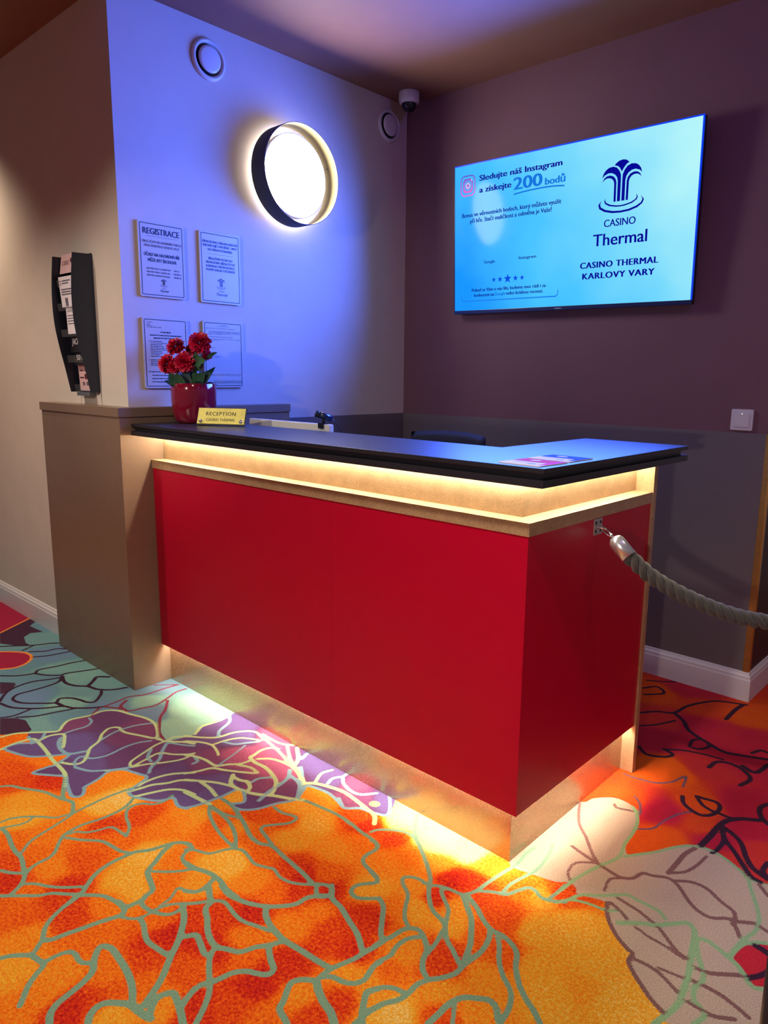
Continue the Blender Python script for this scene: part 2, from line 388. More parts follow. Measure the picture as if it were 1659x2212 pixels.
CARPET_LINES = '''
S 10 -1.423,-0.772 -1.404,-0.747 -1.359,-0.725 -1.311,-0.697 -1.271,-0.681 -1.227,-0.671 -1.177,-0.653
S 11 -1.326,-0.609 -1.256,-0.645 -1.209,-0.662 -1.171,-0.652 -1.117,-0.676
S 9 -1.111,-0.47 -1.118,-0.514 -1.123,-0.572 -1.12,-0.625 -1.115,-0.67 -1.103,-0.702 -1.089,-0.751 -1.077,-0.792 -1.063,-0.822 -1.038,-0.847 -1.029,-0.86
S 8 -1.223,-0.84 -1.222,-0.815 -1.208,-0.791 -1.187,-0.766 -1.16,-0.743 -1.131,-0.721 -1.12,-0.691 -1.118,-0.668
S 8 -1.194,-0.85 -1.183,-0.829 -1.17,-0.802 -1.171,-0.779 -1.183,-0.764
S 11 -1.186,-0.847 -1.142,-0.847 -1.097,-0.855 -1.052,-0.86 -1.014,-0.859 -0.965,-0.871 -0.929,-0.882 -0.907,-0.897 -0.891,-0.918 -0.884,-0.938 -0.899,-0.952
S 10 -1.064,-0.507 -1.038,-0.543 -1.027,-0.582 -1.028,-0.632 -1.038,-0.676 -1.037,-0.71 -1.027,-0.741 -1.002,-0.764 -0.973,-0.786 -0.959,-0.807 -0.958,-0.832 -0.952,-0.856 -0.937,-0.876
S 8 -1.023,-0.726 -1.019,-0.708 -0.995,-0.689 -0.981,-0.664 -0.972,-0.634 -0.955,-0.625 -0.919,-0.621 -0.895,-0.62
S 9 -0.895,-0.62 -0.93,-0.593 -0.979,-0.577 -1.011,-0.559 -1.022,-0.536 -1.013,-0.51 -0.984,-0.487 -0.975,-0.457 -0.985,-0.423
S 10 -1.014,-0.74 -0.97,-0.713 -0.927,-0.679 -0.886,-0.669 -0.845,-0.662 -0.819,-0.648
S 12 -0.714,-0.52 -0.741,-0.518 -0.768,-0.539 -0.78,-0.569 -0.791,-0.604 -0.813,-0.638 -0.817,-0.673 -0.817,-0.706 -0.81,-0.738 -0.797,-0.763 -0.777,-0.787 -0.76,-0.807 -0.752,-0.828 -0.743,-0.861
S 13 -0.768,-0.557 -0.759,-0.584 -0.737,-0.617 -0.72,-0.647 -0.705,-0.658 -0.666,-0.67 -0.639,-0.681 -0.633,-0.704 -0.626,-0.715 -0.63,-0.752
S 11 -0.629,-0.715 -0.609,-0.724 -0.581,-0.722
S 9 -0.711,-0.648 -0.682,-0.624 -0.653,-0.593 -0.634,-0.562
S 10 -0.714,-0.52 -0.71,-0.545 -0.694,-0.563 -0.658,-0.569 -0.636,-0.561
S 10 -1,-0.917 -0.97,-0.901 -0.948,-0.883
S 9 -0.903,-0.897 -0.88,-0.874 -0.849,-0.857 -0.814,-0.831 -0.782,-0.797
S 10 -0.884,-0.938 -0.857,-0.912 -0.829,-0.885 -0.814,-0.86 -0.786,-0.837 -0.752,-0.81
S 11 -0.752,-0.81 -0.716,-0.779 -0.689,-0.768 -0.658,-0.762 -0.636,-0.761
S 8 -0.575,-0.694 -0.58,-0.666 -0.599,-0.632 -0.579,-0.624 -0.554,-0.612
S 13 -0.664,-0.759 -0.634,-0.759 -0.617,-0.77 -0.617,-0.785 -0.63,-0.82 -0.641,-0.86 -0.651,-0.894 -0.658,-0.923 -0.67,-0.937
S 11 -0.762,-0.812 -0.753,-0.837 -0.743,-0.861 -0.733,-0.884 -0.718,-0.907 -0.699,-0.924 -0.674,-0.937 -0.663,-0.95 -0.648,-0.966 -0.647,-0.977
S 12 -0.686,-1.025 -0.676,-1.006 -0.66,-0.989 -0.645,-0.975 -0.618,-0.968 -0.596,-0.966 -0.581,-0.987 -0.566,-1.007 -0.545,-1.025 -0.522,-1.043
S 11 -0.6,-0.965 -0.602,-0.949 -0.6,-0.929 -0.592,-0.911 -0.575,-0.905 -0.553,-0.907 -0.535,-0.902 -0.523,-0.886
S 14 -0.434,-1.019 -0.456,-1.008 -0.47,-0.99 -0.476,-0.968 -0.481,-0.944 -0.489,-0.918 -0.501,-0.899 -0.522,-0.887 -0.546,-0.869 -0.555,-0.855 -0.545,-0.846 -0.527,-0.841 -0.494,-0.843 -0.455,-0.847 -0.42,-0.854 -0.388,-0.865 -0.36,-0.88 -0.348,-0.883
S 14 -0.377,-0.966 -0.394,-0.954 -0.403,-0.935 -0.398,-0.917 -0.378,-0.899 -0.358,-0.886 -0.33,-0.882 -0.309,-0.878 -0.295,-0.873
S 14 -0.301,-0.875 -0.322,-0.856 -0.332,-0.837 -0.328,-0.82 -0.319,-0.809 -0.298,-0.813 -0.267,-0.823 -0.237,-0.835
S 8 -0.605,-0.777 -0.586,-0.765 -0.572,-0.749 -0.57,-0.722 -0.567,-0.69 -0.553,-0.666 -0.521,-0.633
S 12 -0.574,-0.751 -0.546,-0.755 -0.512,-0.769 -0.486,-0.774 -0.456,-0.77 -0.42,-0.764
S 14 -0.54,-0.654 -0.496,-0.677 -0.466,-0.701 -0.44,-0.726 -0.414,-0.759 -0.392,-0.783 -0.369,-0.81 -0.351,-0.839 -0.337,-0.866 -0.333,-0.878
S 10 -0.573,-0.72 -0.541,-0.704 -0.528,-0.686 -0.53,-0.663
S 7 -0.581,-0.722 -0.572,-0.709 -0.58,-0.669
S 11 -0.297,-0.772 -0.287,-0.795 -0.276,-0.812
S 12 -0.444,-0.72 -0.442,-0.706 -0.428,-0.69
S 13 -0.441,-0.707 -0.427,-0.687 -0.396,-0.695 -0.365,-0.704 -0.348,-0.699
S 13 -0.554,-0.574 -0.501,-0.6
S 10 -0.536,-0.65 -0.516,-0.626 -0.494,-0.596 -0.475,-0.581 -0.451,-0.581 -0.412,-0.587 -0.381,-0.585 -0.35,-0.574 -0.312,-0.561
S 13 -0.494,-0.599 -0.485,-0.624 -0.451,-0.641 -0.422,-0.659 -0.388,-0.672 -0.361,-0.674 -0.334,-0.66 -0.309,-0.646 -0.295,-0.614 -0.277,-0.588 -0.264,-0.561
S 12 -0.36,-0.68 -0.35,-0.698 -0.323,-0.719 -0.286,-0.741 -0.262,-0.759 -0.239,-0.786 -0.218,-0.818
S 13 -0.284,-0.802 -0.292,-0.78 -0.294,-0.756 -0.284,-0.739 -0.278,-0.716 -0.27,-0.689 -0.252,-0.668 -0.23,-0.656 -0.211,-0.641 -0.215,-0.624 -0.239,-0.613 -0.264,-0.599 -0.274,-0.59
S 13 -0.528,-0.55 -0.486,-0.557 -0.447,-0.549 -0.418,-0.538 -0.385,-0.519 -0.354,-0.489 -0.335,-0.46 -0.332,-0.429 -0.316,-0.403 -0.295,-0.383
S 14 -0.383,-0.517 -0.358,-0.537 -0.322,-0.55 -0.284,-0.555 -0.253,-0.555 -0.215,-0.549 -0.17,-0.544 -0.13,-0.538
S 13 -0.321,-0.355 -0.285,-0.386 -0.245,-0.393 -0.196,-0.411 -0.152,-0.426 -0.108,-0.453
S 12 -0.093,-0.411 -0.099,-0.444 -0.105,-0.483 -0.116,-0.516 -0.123,-0.545 -0.122,-0.57 -0.12,-0.581
S 16 -0.12,-0.581 -0.098,-0.594 -0.068,-0.606 -0.04,-0.612 -0.013,-0.626
S 13 -0.125,-0.583 -0.146,-0.599 -0.157,-0.619 -0.147,-0.64 -0.132,-0.662 -0.122,-0.68 -0.094,-0.688 -0.083,-0.691
S 12 -0.116,-0.56 -0.102,-0.549 -0.079,-0.543 -0.058,-0.531 -0.047,-0.51 -0.052,-0.487 -0.058,-0.466 -0.055,-0.45
S 13 -0.007,-0.5 -0.019,-0.524 -0.011,-0.541 0.008,-0.567 0.028,-0.587
S 11 0.024,-0.532 0.018,-0.561 0.018,-0.577 0.016,-0.599
S 11 -0.197,-0.305 -0.237,-0.34 -0.264,-0.339 -0.275,-0.32 -0.267,-0.298 -0.246,-0.272 -0.253,-0.256 -0.278,-0.248 -0.317,-0.24 -0.336,-0.226 -0.341,-0.203 -0.339,-0.173 -0.351,-0.156 -0.381,-0.149 -0.426,-0.147 -0.483,-0.139 -0.541,-0.138 -0.601,-0.146 -0.656,-0.155 -0.687,-0.167
S 13 -0.675,-0.566 -0.636,-0.561 -0.593,-0.546 -0.55,-0.542 -0.507,-0.55 -0.462,-0.549
S 9 -0.646,-0.583 -0.634,-0.562
S 9 -0.723,-0.537 -0.702,-0.52 -0.661,-0.502 -0.647,-0.474 -0.634,-0.448 -0.608,-0.431 -0.572,-0.434 -0.536,-0.441 -0.504,-0.43 -0.478,-0.419 -0.447,-0.427 -0.413,-0.423 -0.384,-0.408 -0.358,-0.387
S 8 -0.746,-0.523 -0.725,-0.521 -0.707,-0.525
S 10 -0.857,-0.371 -0.822,-0.396 -0.768,-0.417 -0.704,-0.432 -0.649,-0.438 -0.627,-0.438
S 11 -0.844,-0.376 -0.783,-0.375 -0.726,-0.385 -0.67,-0.408 -0.627,-0.438
S 12 -0.855,-0.327 -0.803,-0.328 -0.747,-0.342 -0.697,-0.357 -0.639,-0.378 -0.594,-0.379 -0.562,-0.363 -0.508,-0.368 -0.457,-0.372 -0.407,-0.377 -0.36,-0.385
S 9 -0.849,-0.372 -0.783,-0.367 -0.738,-0.349 -0.716,-0.352
S 10 -0.705,-0.244 -0.663,-0.245 -0.626,-0.231 -0.61,-0.235 -0.609,-0.262 -0.63,-0.293 -0.65,-0.32 -0.644,-0.338 -0.607,-0.348 -0.566,-0.359
S 11 -0.36,-0.385 -0.336,-0.366 -0.313,-0.362 -0.296,-0.381 -0.317,-0.407 -0.352,-0.38
S 12 -0.566,-0.546 -0.553,-0.575 -0.553,-0.606 -0.577,-0.625
S 12 -0.55,-0.573 -0.498,-0.6
S 9 -0.255,-0.28 -0.242,-0.267 -0.256,-0.257 -0.284,-0.251
S 8 -0.378,-0.157 -0.355,-0.157 -0.339,-0.177 -0.342,-0.193
S 11 -0.363,0.027 -0.336,-0.011 -0.299,-0.053 -0.25,-0.086 -0.196,-0.123 -0.153,-0.159 -0.135,-0.185 -0.11,-0.215 -0.075,-0.243 -0.035,-0.255 -0.017,-0.264
S 9 -0.405,-0.13 -0.398,-0.108 -0.368,-0.08 -0.331,-0.06 -0.293,-0.062
S 10 -0.138,-0.182 -0.113,-0.165 -0.085,-0.156 -0.053,-0.149 -0.036,-0.116 -0.032,-0.07 -0.026,-0.015 -0.018,0.045 -0.024,0.1 -0.021,0.138
S 10 -0.148,-0.185 -0.17,-0.182 -0.194,-0.192 -0.205,-0.208 -0.19,-0.225 -0.155,-0.245 -0.131,-0.28 -0.109,-0.308 -0.083,-0.325
S 12 -0.097,-0.438 -0.096,-0.408 -0.088,-0.376 -0.083,-0.341 -0.067,-0.321 -0.048,-0.318 -0.021,-0.333 -0,-0.352 0.011,-0.378 0.031,-0.401 0.053,-0.41
S 12 -0.2,-0.305 -0.172,-0.318 -0.141,-0.354 -0.117,-0.383 -0.092,-0.404
S 9 -0.214,-0.321 -0.199,-0.307
S 11 -0.055,-0.481 -0.059,-0.454 -0.052,-0.419 -0.059,-0.392 -0.057,-0.357 -0.036,-0.327
S 10 0.006,-0.355 -0,-0.318 -0.011,-0.284 -0.017,-0.264 -0.035,-0.233 -0.049,-0.213 -0.084,-0.19 -0.103,-0.173 -0.094,-0.159
S 11 -0.017,-0.264 0.011,-0.293 0.041,-0.309 0.078,-0.33
S 13 -0.05,-0.152 -0.023,-0.173 0.012,-0.2 0.04,-0.236 0.062,-0.27 0.083,-0.32
S 12 -0.046,-0.143 -0.003,-0.16 0.035,-0.183 0.07,-0.197 0.101,-0.194 0.138,-0.204 0.159,-0.221 0.176,-0.251 0.208,-0.286 0.239,-0.307 0.269,-0.322 0.294,-0.339
S 12 0.068,-0.199 0.083,-0.225 0.092,-0.261 0.091,-0.295 0.087,-0.325 0.088,-0.356 0.075,-0.385 0.055,-0.413 0.046,-0.438 0.047,-0.466 0.043,-0.494 0.027,-0.521 0.018,-0.553
S 11 -0.015,-0.52 -0.006,-0.497 0.015,-0.479 0.04,-0.473 0.047,-0.466
S 11 0.092,-0.202 0.116,-0.229 0.139,-0.263 0.168,-0.29 0.2,-0.31 0.217,-0.331 0.228,-0.36 0.232,-0.387
S 13 0.126,-0.496 0.127,-0.463 0.128,-0.426 0.139,-0.396 0.16,-0.379 0.183,-0.364 0.204,-0.368 0.224,-0.388 0.234,-0.395
S 9 0.136,-0.42 0.163,-0.462
S 10 -0.027,-0.108 -0.001,-0.088 0.028,-0.073 0.042,-0.04 0.056,-0.012 0.076,-0.01 0.096,-0.02 0.118,-0.017 0.152,0.006
S 9 0.017,-0.072 0.015,-0.032 0.024,0.014 0.034,0.062 0.027,0.127 0.009,0.188
S 9 0.116,-0.013 0.12,0.025 0.12,0.061
G 9 0.119,0.016 0.123,0.047 0.128,0.098 0.138,0.148 0.151,0.196 0.169,0.249 0.169,0.287 0.157,0.329 0.152,0.389 0.138,0.453 0.112,0.499 0.092,0.517
G 9 0.182,0.277 0.204,0.309 0.236,0.354 0.265,0.408 0.296,0.449 0.336,0.468 0.379,0.463 0.431,0.439 0.463,0.413 0.484,0.374 0.512,0.324 0.53,0.281 0.536,0.235 0.526,0.192 0.519,0.149 0.518,0.111
G 9 0.135,-0.012 0.152,0.016 0.169,0.057 0.206,0.089 0.234,0.118 0.255,0.139 0.283,0.139 0.316,0.14 0.34,0.138 0.362,0.123
G 8 0.134,-0.01 0.161,0.025 0.199,0.042 0.237,0.05 0.262,0.068
G 12 0.283,0.032 0.317,0.064 0.352,0.088 0.382,0.122 0.406,0.147 0.426,0.137 0.437,0.109 0.451,0.054 0.467,-0.001 0.476,-0.053 0.482,-0.097 0.475,-0.138 0.465,-0.179
G 10 0.442,0.109 0.461,0.068 0.481,0.037 0.497,0.003 0.492,-0.029 0.501,-0.061 0.523,-0.076 0.534,-0.091 0.525,-0.123
G 11 0.437,0.109 0.458,0.123 0.486,0.118 0.513,0.107 0.536,0.098 0.558,0.08 0.575,0.062 0.591,0.059 0.606,0.071
G 10 0.518,0.111 0.526,0.165 0.547,0.196 0.57,0.213
G 5 0.463,0.413 0.508,0.429
B 7 0.045,0.491 0.06,0.478 0.102,0.494
B 7 -0.037,0.423 -0.006,0.36 0.022,0.317 0.062,0.28 0.104,0.233 0.14,0.201
B 8 0.053,0.216 0.086,0.208 0.138,0.198 0.171,0.193 0.21,0.189 0.237,0.207 0.248,0.245 0.272,0.254 0.306,0.273 0.338,0.262 0.38,0.224 0.412,0.206 0.444,0.206 0.48,0.232 0.515,0.188
B 8 0.328,0.279 0.357,0.3 0.396,0.303 0.439,0.28 0.475,0.265 0.487,0.24 0.488,0.218
B 6 0.138,0.198 0.097,0.16 0.1,0.113 0.118,0.088
B 6 0.217,0.189 0.195,0.161 0.205,0.111
B 10 0.298,0.293 0.299,0.343 0.3,0.403 0.311,0.448
B 7 0.301,0.295 0.329,0.329 0.342,0.376 0.348,0.434
B 7 0.237,0.084 0.266,0.074 0.293,0.059
B 7 0.24,0.112 0.27,0.108 0.298,0.105 0.332,0.095 0.359,0.086 0.39,0.065 0.423,0.043 0.455,0.037
B 6 0.318,0.048 0.353,0.041 0.385,0.039 0.411,0.037 0.443,0.031
B 8 0.23,0.077 0.257,0.03 0.296,-0.007 0.335,-0.029 0.351,-0.035 0.354,-0.062 0.377,-0.085 0.408,-0.108 0.436,-0.126 0.468,-0.14
B 7 0.359,-0.047 0.391,-0.043 0.426,-0.049 0.469,-0.069
B 6 0.411,-0.034 0.438,-0.028 0.464,-0.023
B 9 0.474,0.025 0.5,0.03 0.529,0.052 0.559,0.076
B 8 0.481,-0.016 0.51,-0.012 0.543,-0.013 0.577,-0.021 0.603,-0.03
B 8 0.494,-0.077 0.521,-0.078 0.549,-0.076 0.583,-0.054
B 9 0.484,0.229 0.523,0.257
B 8 0.528,0.261 0.559,0.251
B 8 0.491,0.413 0.522,0.383
P 10 0.183,0.68 0.199,0.647 0.227,0.627 0.262,0.618 0.287,0.643 0.294,0.69 0.276,0.72 0.234,0.714 0.215,0.711
P 9 0.215,0.711 0.249,0.675 0.292,0.661
P 13 0.318,0.467 0.322,0.534 0.323,0.594 0.332,0.645 0.36,0.684 0.393,0.707 0.41,0.723
P 9 0.298,0.666 0.325,0.665 0.347,0.668
P 10 0.332,0.602 0.357,0.551 0.4,0.505 0.438,0.46 0.467,0.431 0.491,0.426
P 11 0.335,0.604 0.369,0.587 0.4,0.559 0.431,0.504 0.462,0.468 0.502,0.45
P 9 0.338,0.583 0.358,0.536 0.359,0.482 0.353,0.46
P 11 0.395,0.823 0.384,0.785 0.397,0.742 0.428,0.71
P 10 0.481,0.523 0.481,0.479 0.501,0.456
P 12 0.55,0.186 0.568,0.184 0.58,0.18
P 10 0.57,0.077 0.587,0.102 0.596,0.125
M 7 0.153,0.42 0.185,0.454 0.194,0.514 0.212,0.576 0.235,0.616
M 8 0.073,0.575 0.103,0.546 0.127,0.495
P 10 -0.173,1.14 -0.125,1.201 -0.072,1.237 -0.057,1.331 -0.021,1.415 0.022,1.472 0.116,1.513
P 12 -0.072,1.237 -0.019,1.196 0.024,1.136 0.075,1.103 0.114,1.086 0.179,1.059 0.239,1.078 0.312,1.112
P 9 0.073,1.021 0.069,1.07 0.097,1.096 0.128,1.061 0.108,1.016 0.077,1.012
P 10 -0.056,0.885 -0.012,0.852 0.042,0.879 0.055,0.915 0.016,0.929
P 8 0.016,0.929 0.071,0.968 0.135,0.992 0.198,1.003
P 11 0.18,0.916 0.187,0.97 0.223,0.992 0.27,0.979 0.308,0.937 0.296,0.872
P 12 0.098,1.324 0.097,1.431 0.104,1.502
P 8 -0.122,1.039 -0.079,1.094 -0.041,1.175
P 10 0.256,1.12 0.274,1.162 0.298,1.16
P 12 0.323,1.075 0.308,0.992 0.262,1.005
M 8 -0.014,0.675 0.038,0.68 0.092,0.699 0.126,0.742 0.145,0.804 0.163,0.734
P 9 -0.263,1.373 -0.224,1.429 -0.176,1.385 -0.231,1.315
P 8 -0.285,1.463 -0.222,1.505 -0.164,1.561
O 10 -2.9,-0.265 -2.944,-0.199 -2.995,-0.123 -3.043,-0.052
O 11 -2.633,-0.356 -2.594,-0.318 -2.533,-0.279 -2.462,-0.28 -2.405,-0.322 -2.387,-0.378 -2.414,-0.432
O 8 -3.436,-0.08 -3.431,-0.045
P 10 -2.704,-0.332 -2.665,-0.283 -2.61,-0.218 -2.578,-0.154 -2.554,-0.12
P 8 -2.575,-0.279 -2.602,-0.221
P 9 -2.536,-0.262 -2.493,-0.21 -2.484,-0.159 -2.453,-0.129
P 9 -2.458,-0.276 -2.427,-0.226 -2.408,-0.148 -2.408,-0.126
P 9 -2.339,-0.457 -2.286,-0.405 -2.261,-0.346 -2.286,-0.317 -2.271,-0.248 -2.263,-0.183 -2.248,-0.131
P 9 -2.261,-0.346 -2.202,-0.316 -2.159,-0.274 -2.163,-0.252 -2.138,-0.191 -2.115,-0.133
P 8 -2.262,-0.484 -2.214,-0.445
P 9 -2.133,-0.275 -2.148,-0.323 -2.176,-0.384 -2.172,-0.446 -2.144,-0.498 -2.091,-0.538 -2.072,-0.549
P 9 -2.143,-0.276 -2.098,-0.309 -2.086,-0.362 -2.087,-0.427 -2.09,-0.476 -2.057,-0.506 -2.001,-0.496 -1.946,-0.45 -1.905,-0.403 -1.929,-0.375 -1.904,-0.343 -1.861,-0.324 -1.82,-0.314 -1.802,-0.29 -1.848,-0.244 -1.879,-0.227
P 10 -2.143,-0.276 -2.065,-0.294 -2.004,-0.276 -1.964,-0.245 -1.908,-0.231 -1.861,-0.193 -1.837,-0.139
P 11 -1.964,-0.245 -2.004,-0.201 -2.029,-0.174 -1.993,-0.139
P 9 -2.055,-0.555 -1.984,-0.537 -1.924,-0.493 -1.881,-0.444 -1.85,-0.394 -1.809,-0.375 -1.763,-0.331 -1.733,-0.289
R 8 -1.733,-0.289 -1.739,-0.228 -1.746,-0.175 -1.718,-0.119 -1.715,-0.037 -1.709,0.025
P 11 -1.901,-0.4 -1.85,-0.394
P 8 -1.922,-0.6 -1.904,-0.557 -1.914,-0.497
P 8 -1.882,-0.556 -1.842,-0.503 -1.819,-0.434 -1.797,-0.371
R 8 -1.687,-0.361 -1.725,-0.316 -1.733,-0.289 -1.673,-0.252 -1.627,-0.236 -1.614,-0.195 -1.599,-0.138 -1.624,-0.073 -1.649,-0.021 -1.649,0.027
R 10 -1.722,-0.198 -1.689,-0.239 -1.634,-0.242
R 9 -1.604,-0.084 -1.535,-0.134 -1.494,-0.177 -1.437,-0.214 -1.379,-0.246 -1.32,-0.261
R 6 -1.778,-0.049 -1.709,0.025
L 8 -1.762,-0.655 -1.754,-0.611 -1.726,-0.572 -1.682,-0.524 -1.661,-0.491 -1.694,-0.46 -1.717,-0.424 -1.699,-0.36 -1.699,-0.305 -1.662,-0.266 -1.593,-0.244 -1.527,-0.222 -1.47,-0.219 -1.41,-0.238 -1.357,-0.273 -1.412,-0.302 -1.48,-0.33 -1.529,-0.328 -1.546,-0.356 -1.521,-0.394 -1.48,-0.426 -1.453,-0.469 -1.407,-0.502 -1.381,-0.53 -1.392,-0.556 -1.432,-0.578
L 9 -1.669,-0.687 -1.678,-0.638 -1.674,-0.6 -1.662,-0.577 -1.612,-0.576 -1.537,-0.582 -1.467,-0.591 -1.394,-0.594 -1.34,-0.602 -1.274,-0.633
L 8 -1.638,-0.566 -1.646,-0.526 -1.622,-0.49 -1.575,-0.506 -1.528,-0.53
L 7 -1.243,-0.43 -1.268,-0.412 -1.29,-0.358 -1.31,-0.299 -1.311,-0.253 -1.313,-0.219 -1.264,-0.172
L 7 -1.233,-0.43 -1.245,-0.369 -1.25,-0.319 -1.207,-0.29 -1.172,-0.256 -1.162,-0.236
L 7 -1.274,-0.499 -1.233,-0.43 -1.214,-0.386 -1.182,-0.34 -1.156,-0.284 -1.162,-0.236
L 8 -1.346,-0.274 -1.297,-0.251 -1.257,-0.219 -1.219,-0.2
L 8 -1.111,-0.47 -1.117,-0.439 -1.112,-0.396 -1.095,-0.355 -1.052,-0.304
L 8 -1.104,-0.509 -1.093,-0.472 -1.085,-0.436 -1.061,-0.4 -1.044,-0.36 -1.009,-0.331
L 8 -1.064,-0.507 -1.045,-0.458 -1.023,-0.414 -0.988,-0.385 -0.941,-0.373
U 8 -1.685,-0.527 -1.644,-0.56 -1.633,-0.596
U 7 -1.627,-0.484 -1.626,-0.446 -1.622,-0.404 -1.646,-0.375 -1.68,-0.369
U 10 -1.602,-0.507 -1.573,-0.527 -1.518,-0.542 -1.469,-0.535 -1.447,-0.492
U 7 -1.482,-0.417 -1.502,-0.364 -1.505,-0.317 -1.494,-0.268 -1.472,-0.228
U 7 -1.349,-0.295 -1.37,-0.333 -1.375,-0.383 -1.366,-0.43 -1.367,-0.463 -1.384,-0.496 -1.421,-0.515 -1.405,-0.543 -1.375,-0.556
U 8 -1.368,-0.559 -1.316,-0.539 -1.288,-0.513 -1.259,-0.475 -1.233,-0.43
U 9 -1.291,-0.269 -1.251,-0.309 -1.214,-0.339 -1.185,-0.385 -1.158,-0.408
U 8 -1.292,-0.326 -1.257,-0.359 -1.22,-0.366
U 7 -1.296,-0.261 -1.242,-0.233 -1.205,-0.209
L 8 -1.279,-0.161 -1.312,-0.115 -1.308,-0.07 -1.306,-0.027 -1.32,0.023
L 8 -1.296,-0.191 -1.246,-0.161 -1.201,-0.118 -1.19,-0.063 -1.169,-0.024 -1.136,0.001 -1.09,-0.005 -1.001,-0.018 -0.932,-0.034 -0.869,-0.053 -0.838,-0.056
L 7 -1.26,-0.212 -1.212,-0.178 -1.164,-0.163 -1.115,-0.175 -1.091,-0.186
L 7 -1.166,-0.152 -1.16,-0.11 -1.137,-0.063 -1.094,-0.035 -1.068,-0.022
L 8 -1.173,-0.265 -1.142,-0.246 -1.093,-0.234 -1.038,-0.231 -1.015,-0.198 -0.989,-0.167 -0.981,-0.127
L 8 -1.069,-0.328 -1.05,-0.289 -1.034,-0.248 -0.998,-0.229 -0.953,-0.202 -0.914,-0.176 -0.9,-0.162
L 10 -0.949,-0.224 -0.917,-0.255 -0.885,-0.263 -0.834,-0.253 -0.795,-0.235 -0.756,-0.207 -0.704,-0.181 -0.671,-0.159
L 8 -1.036,-0.348 -0.995,-0.319 -0.957,-0.293 -0.917,-0.274 -0.885,-0.263
L 9 -0.986,-0.32 -0.935,-0.321 -0.886,-0.331
L 10 -0.973,-0.386 -0.927,-0.379 -0.882,-0.373 -0.86,-0.37
L 10 -1.002,-0.102 -0.998,-0.12 -0.959,-0.128 -0.91,-0.124 -0.855,-0.135 -0.811,-0.154 -0.778,-0.19 -0.769,-0.211
L 8 -1.002,-0.102 -1.011,-0.064 -1,-0.03 -0.974,-0.017
L 8 -0.973,-0.108 -0.94,-0.076 -0.89,-0.062 -0.841,-0.059
L 10 -0.845,-0.051 -0.873,-0.012 -0.934,0.033
L 8 -0.848,-0.054 -0.907,-0.022 -0.973,0.02
L 13 -0.829,-0.058 -0.782,-0.076 -0.743,-0.099
L 10 -0.743,-0.099 -0.714,-0.072 -0.664,-0.053 -0.612,-0.042 -0.557,-0.046 -0.5,-0.055 -0.454,-0.064 -0.424,-0.094
L 8 -0.72,-0.067 -0.744,-0.019 -0.735,0.021
L 8 -1.101,0.009 -1.009,0.01 -0.957,0.035
L 9 -0.886,-0.215 -0.848,-0.229 -0.834,-0.253
L 8 -0.988,-0.177 -0.945,-0.158 -0.903,-0.16
L 9 -0.945,-0.231 -0.909,-0.228 -0.877,-0.217 -0.848,-0.229
S 9 -0.671,-0.159 -0.605,-0.146 -0.532,-0.137 -0.477,-0.144
U 9 -1.321,0.015 -1.269,-0.02 -1.238,-0.083 -1.202,-0.113
U 8 -1.159,-0.121 -1.115,-0.104 -1.091,-0.069 -1.067,-0.033
U 6 -1.08,-0.082 -1.058,-0.144 -1.04,-0.205 -1.032,-0.23
U 10 -0.838,-0.077 -0.806,-0.109 -0.791,-0.155 -0.786,-0.198 -0.767,-0.255
U 11 -0.824,-0.042 -0.768,-0.083 -0.719,-0.134 -0.695,-0.159
U 9 -0.806,-0.098 -0.76,-0.105 -0.721,-0.127
U 9 -0.685,-0.044 -0.695,-0.014 -0.678,0.013 -0.648,-0.009 -0.6,-0.022 -0.563,-0.015 -0.531,0.025
U 9 -0.678,0.013 -0.682,0.04
U 8 -1.105,-0.278 -1.107,-0.258 -1.134,-0.251
U 8 -0.598,-0.076 -0.573,-0.089 -0.546,-0.099 -0.513,-0.068
U 8 -0.846,-0.147 -0.869,-0.179 -0.869,-0.209
U 10 -0.864,-0.003 -0.877,0.03
Y 26 -0.498,-0.022 -0.492,-0.02
'''
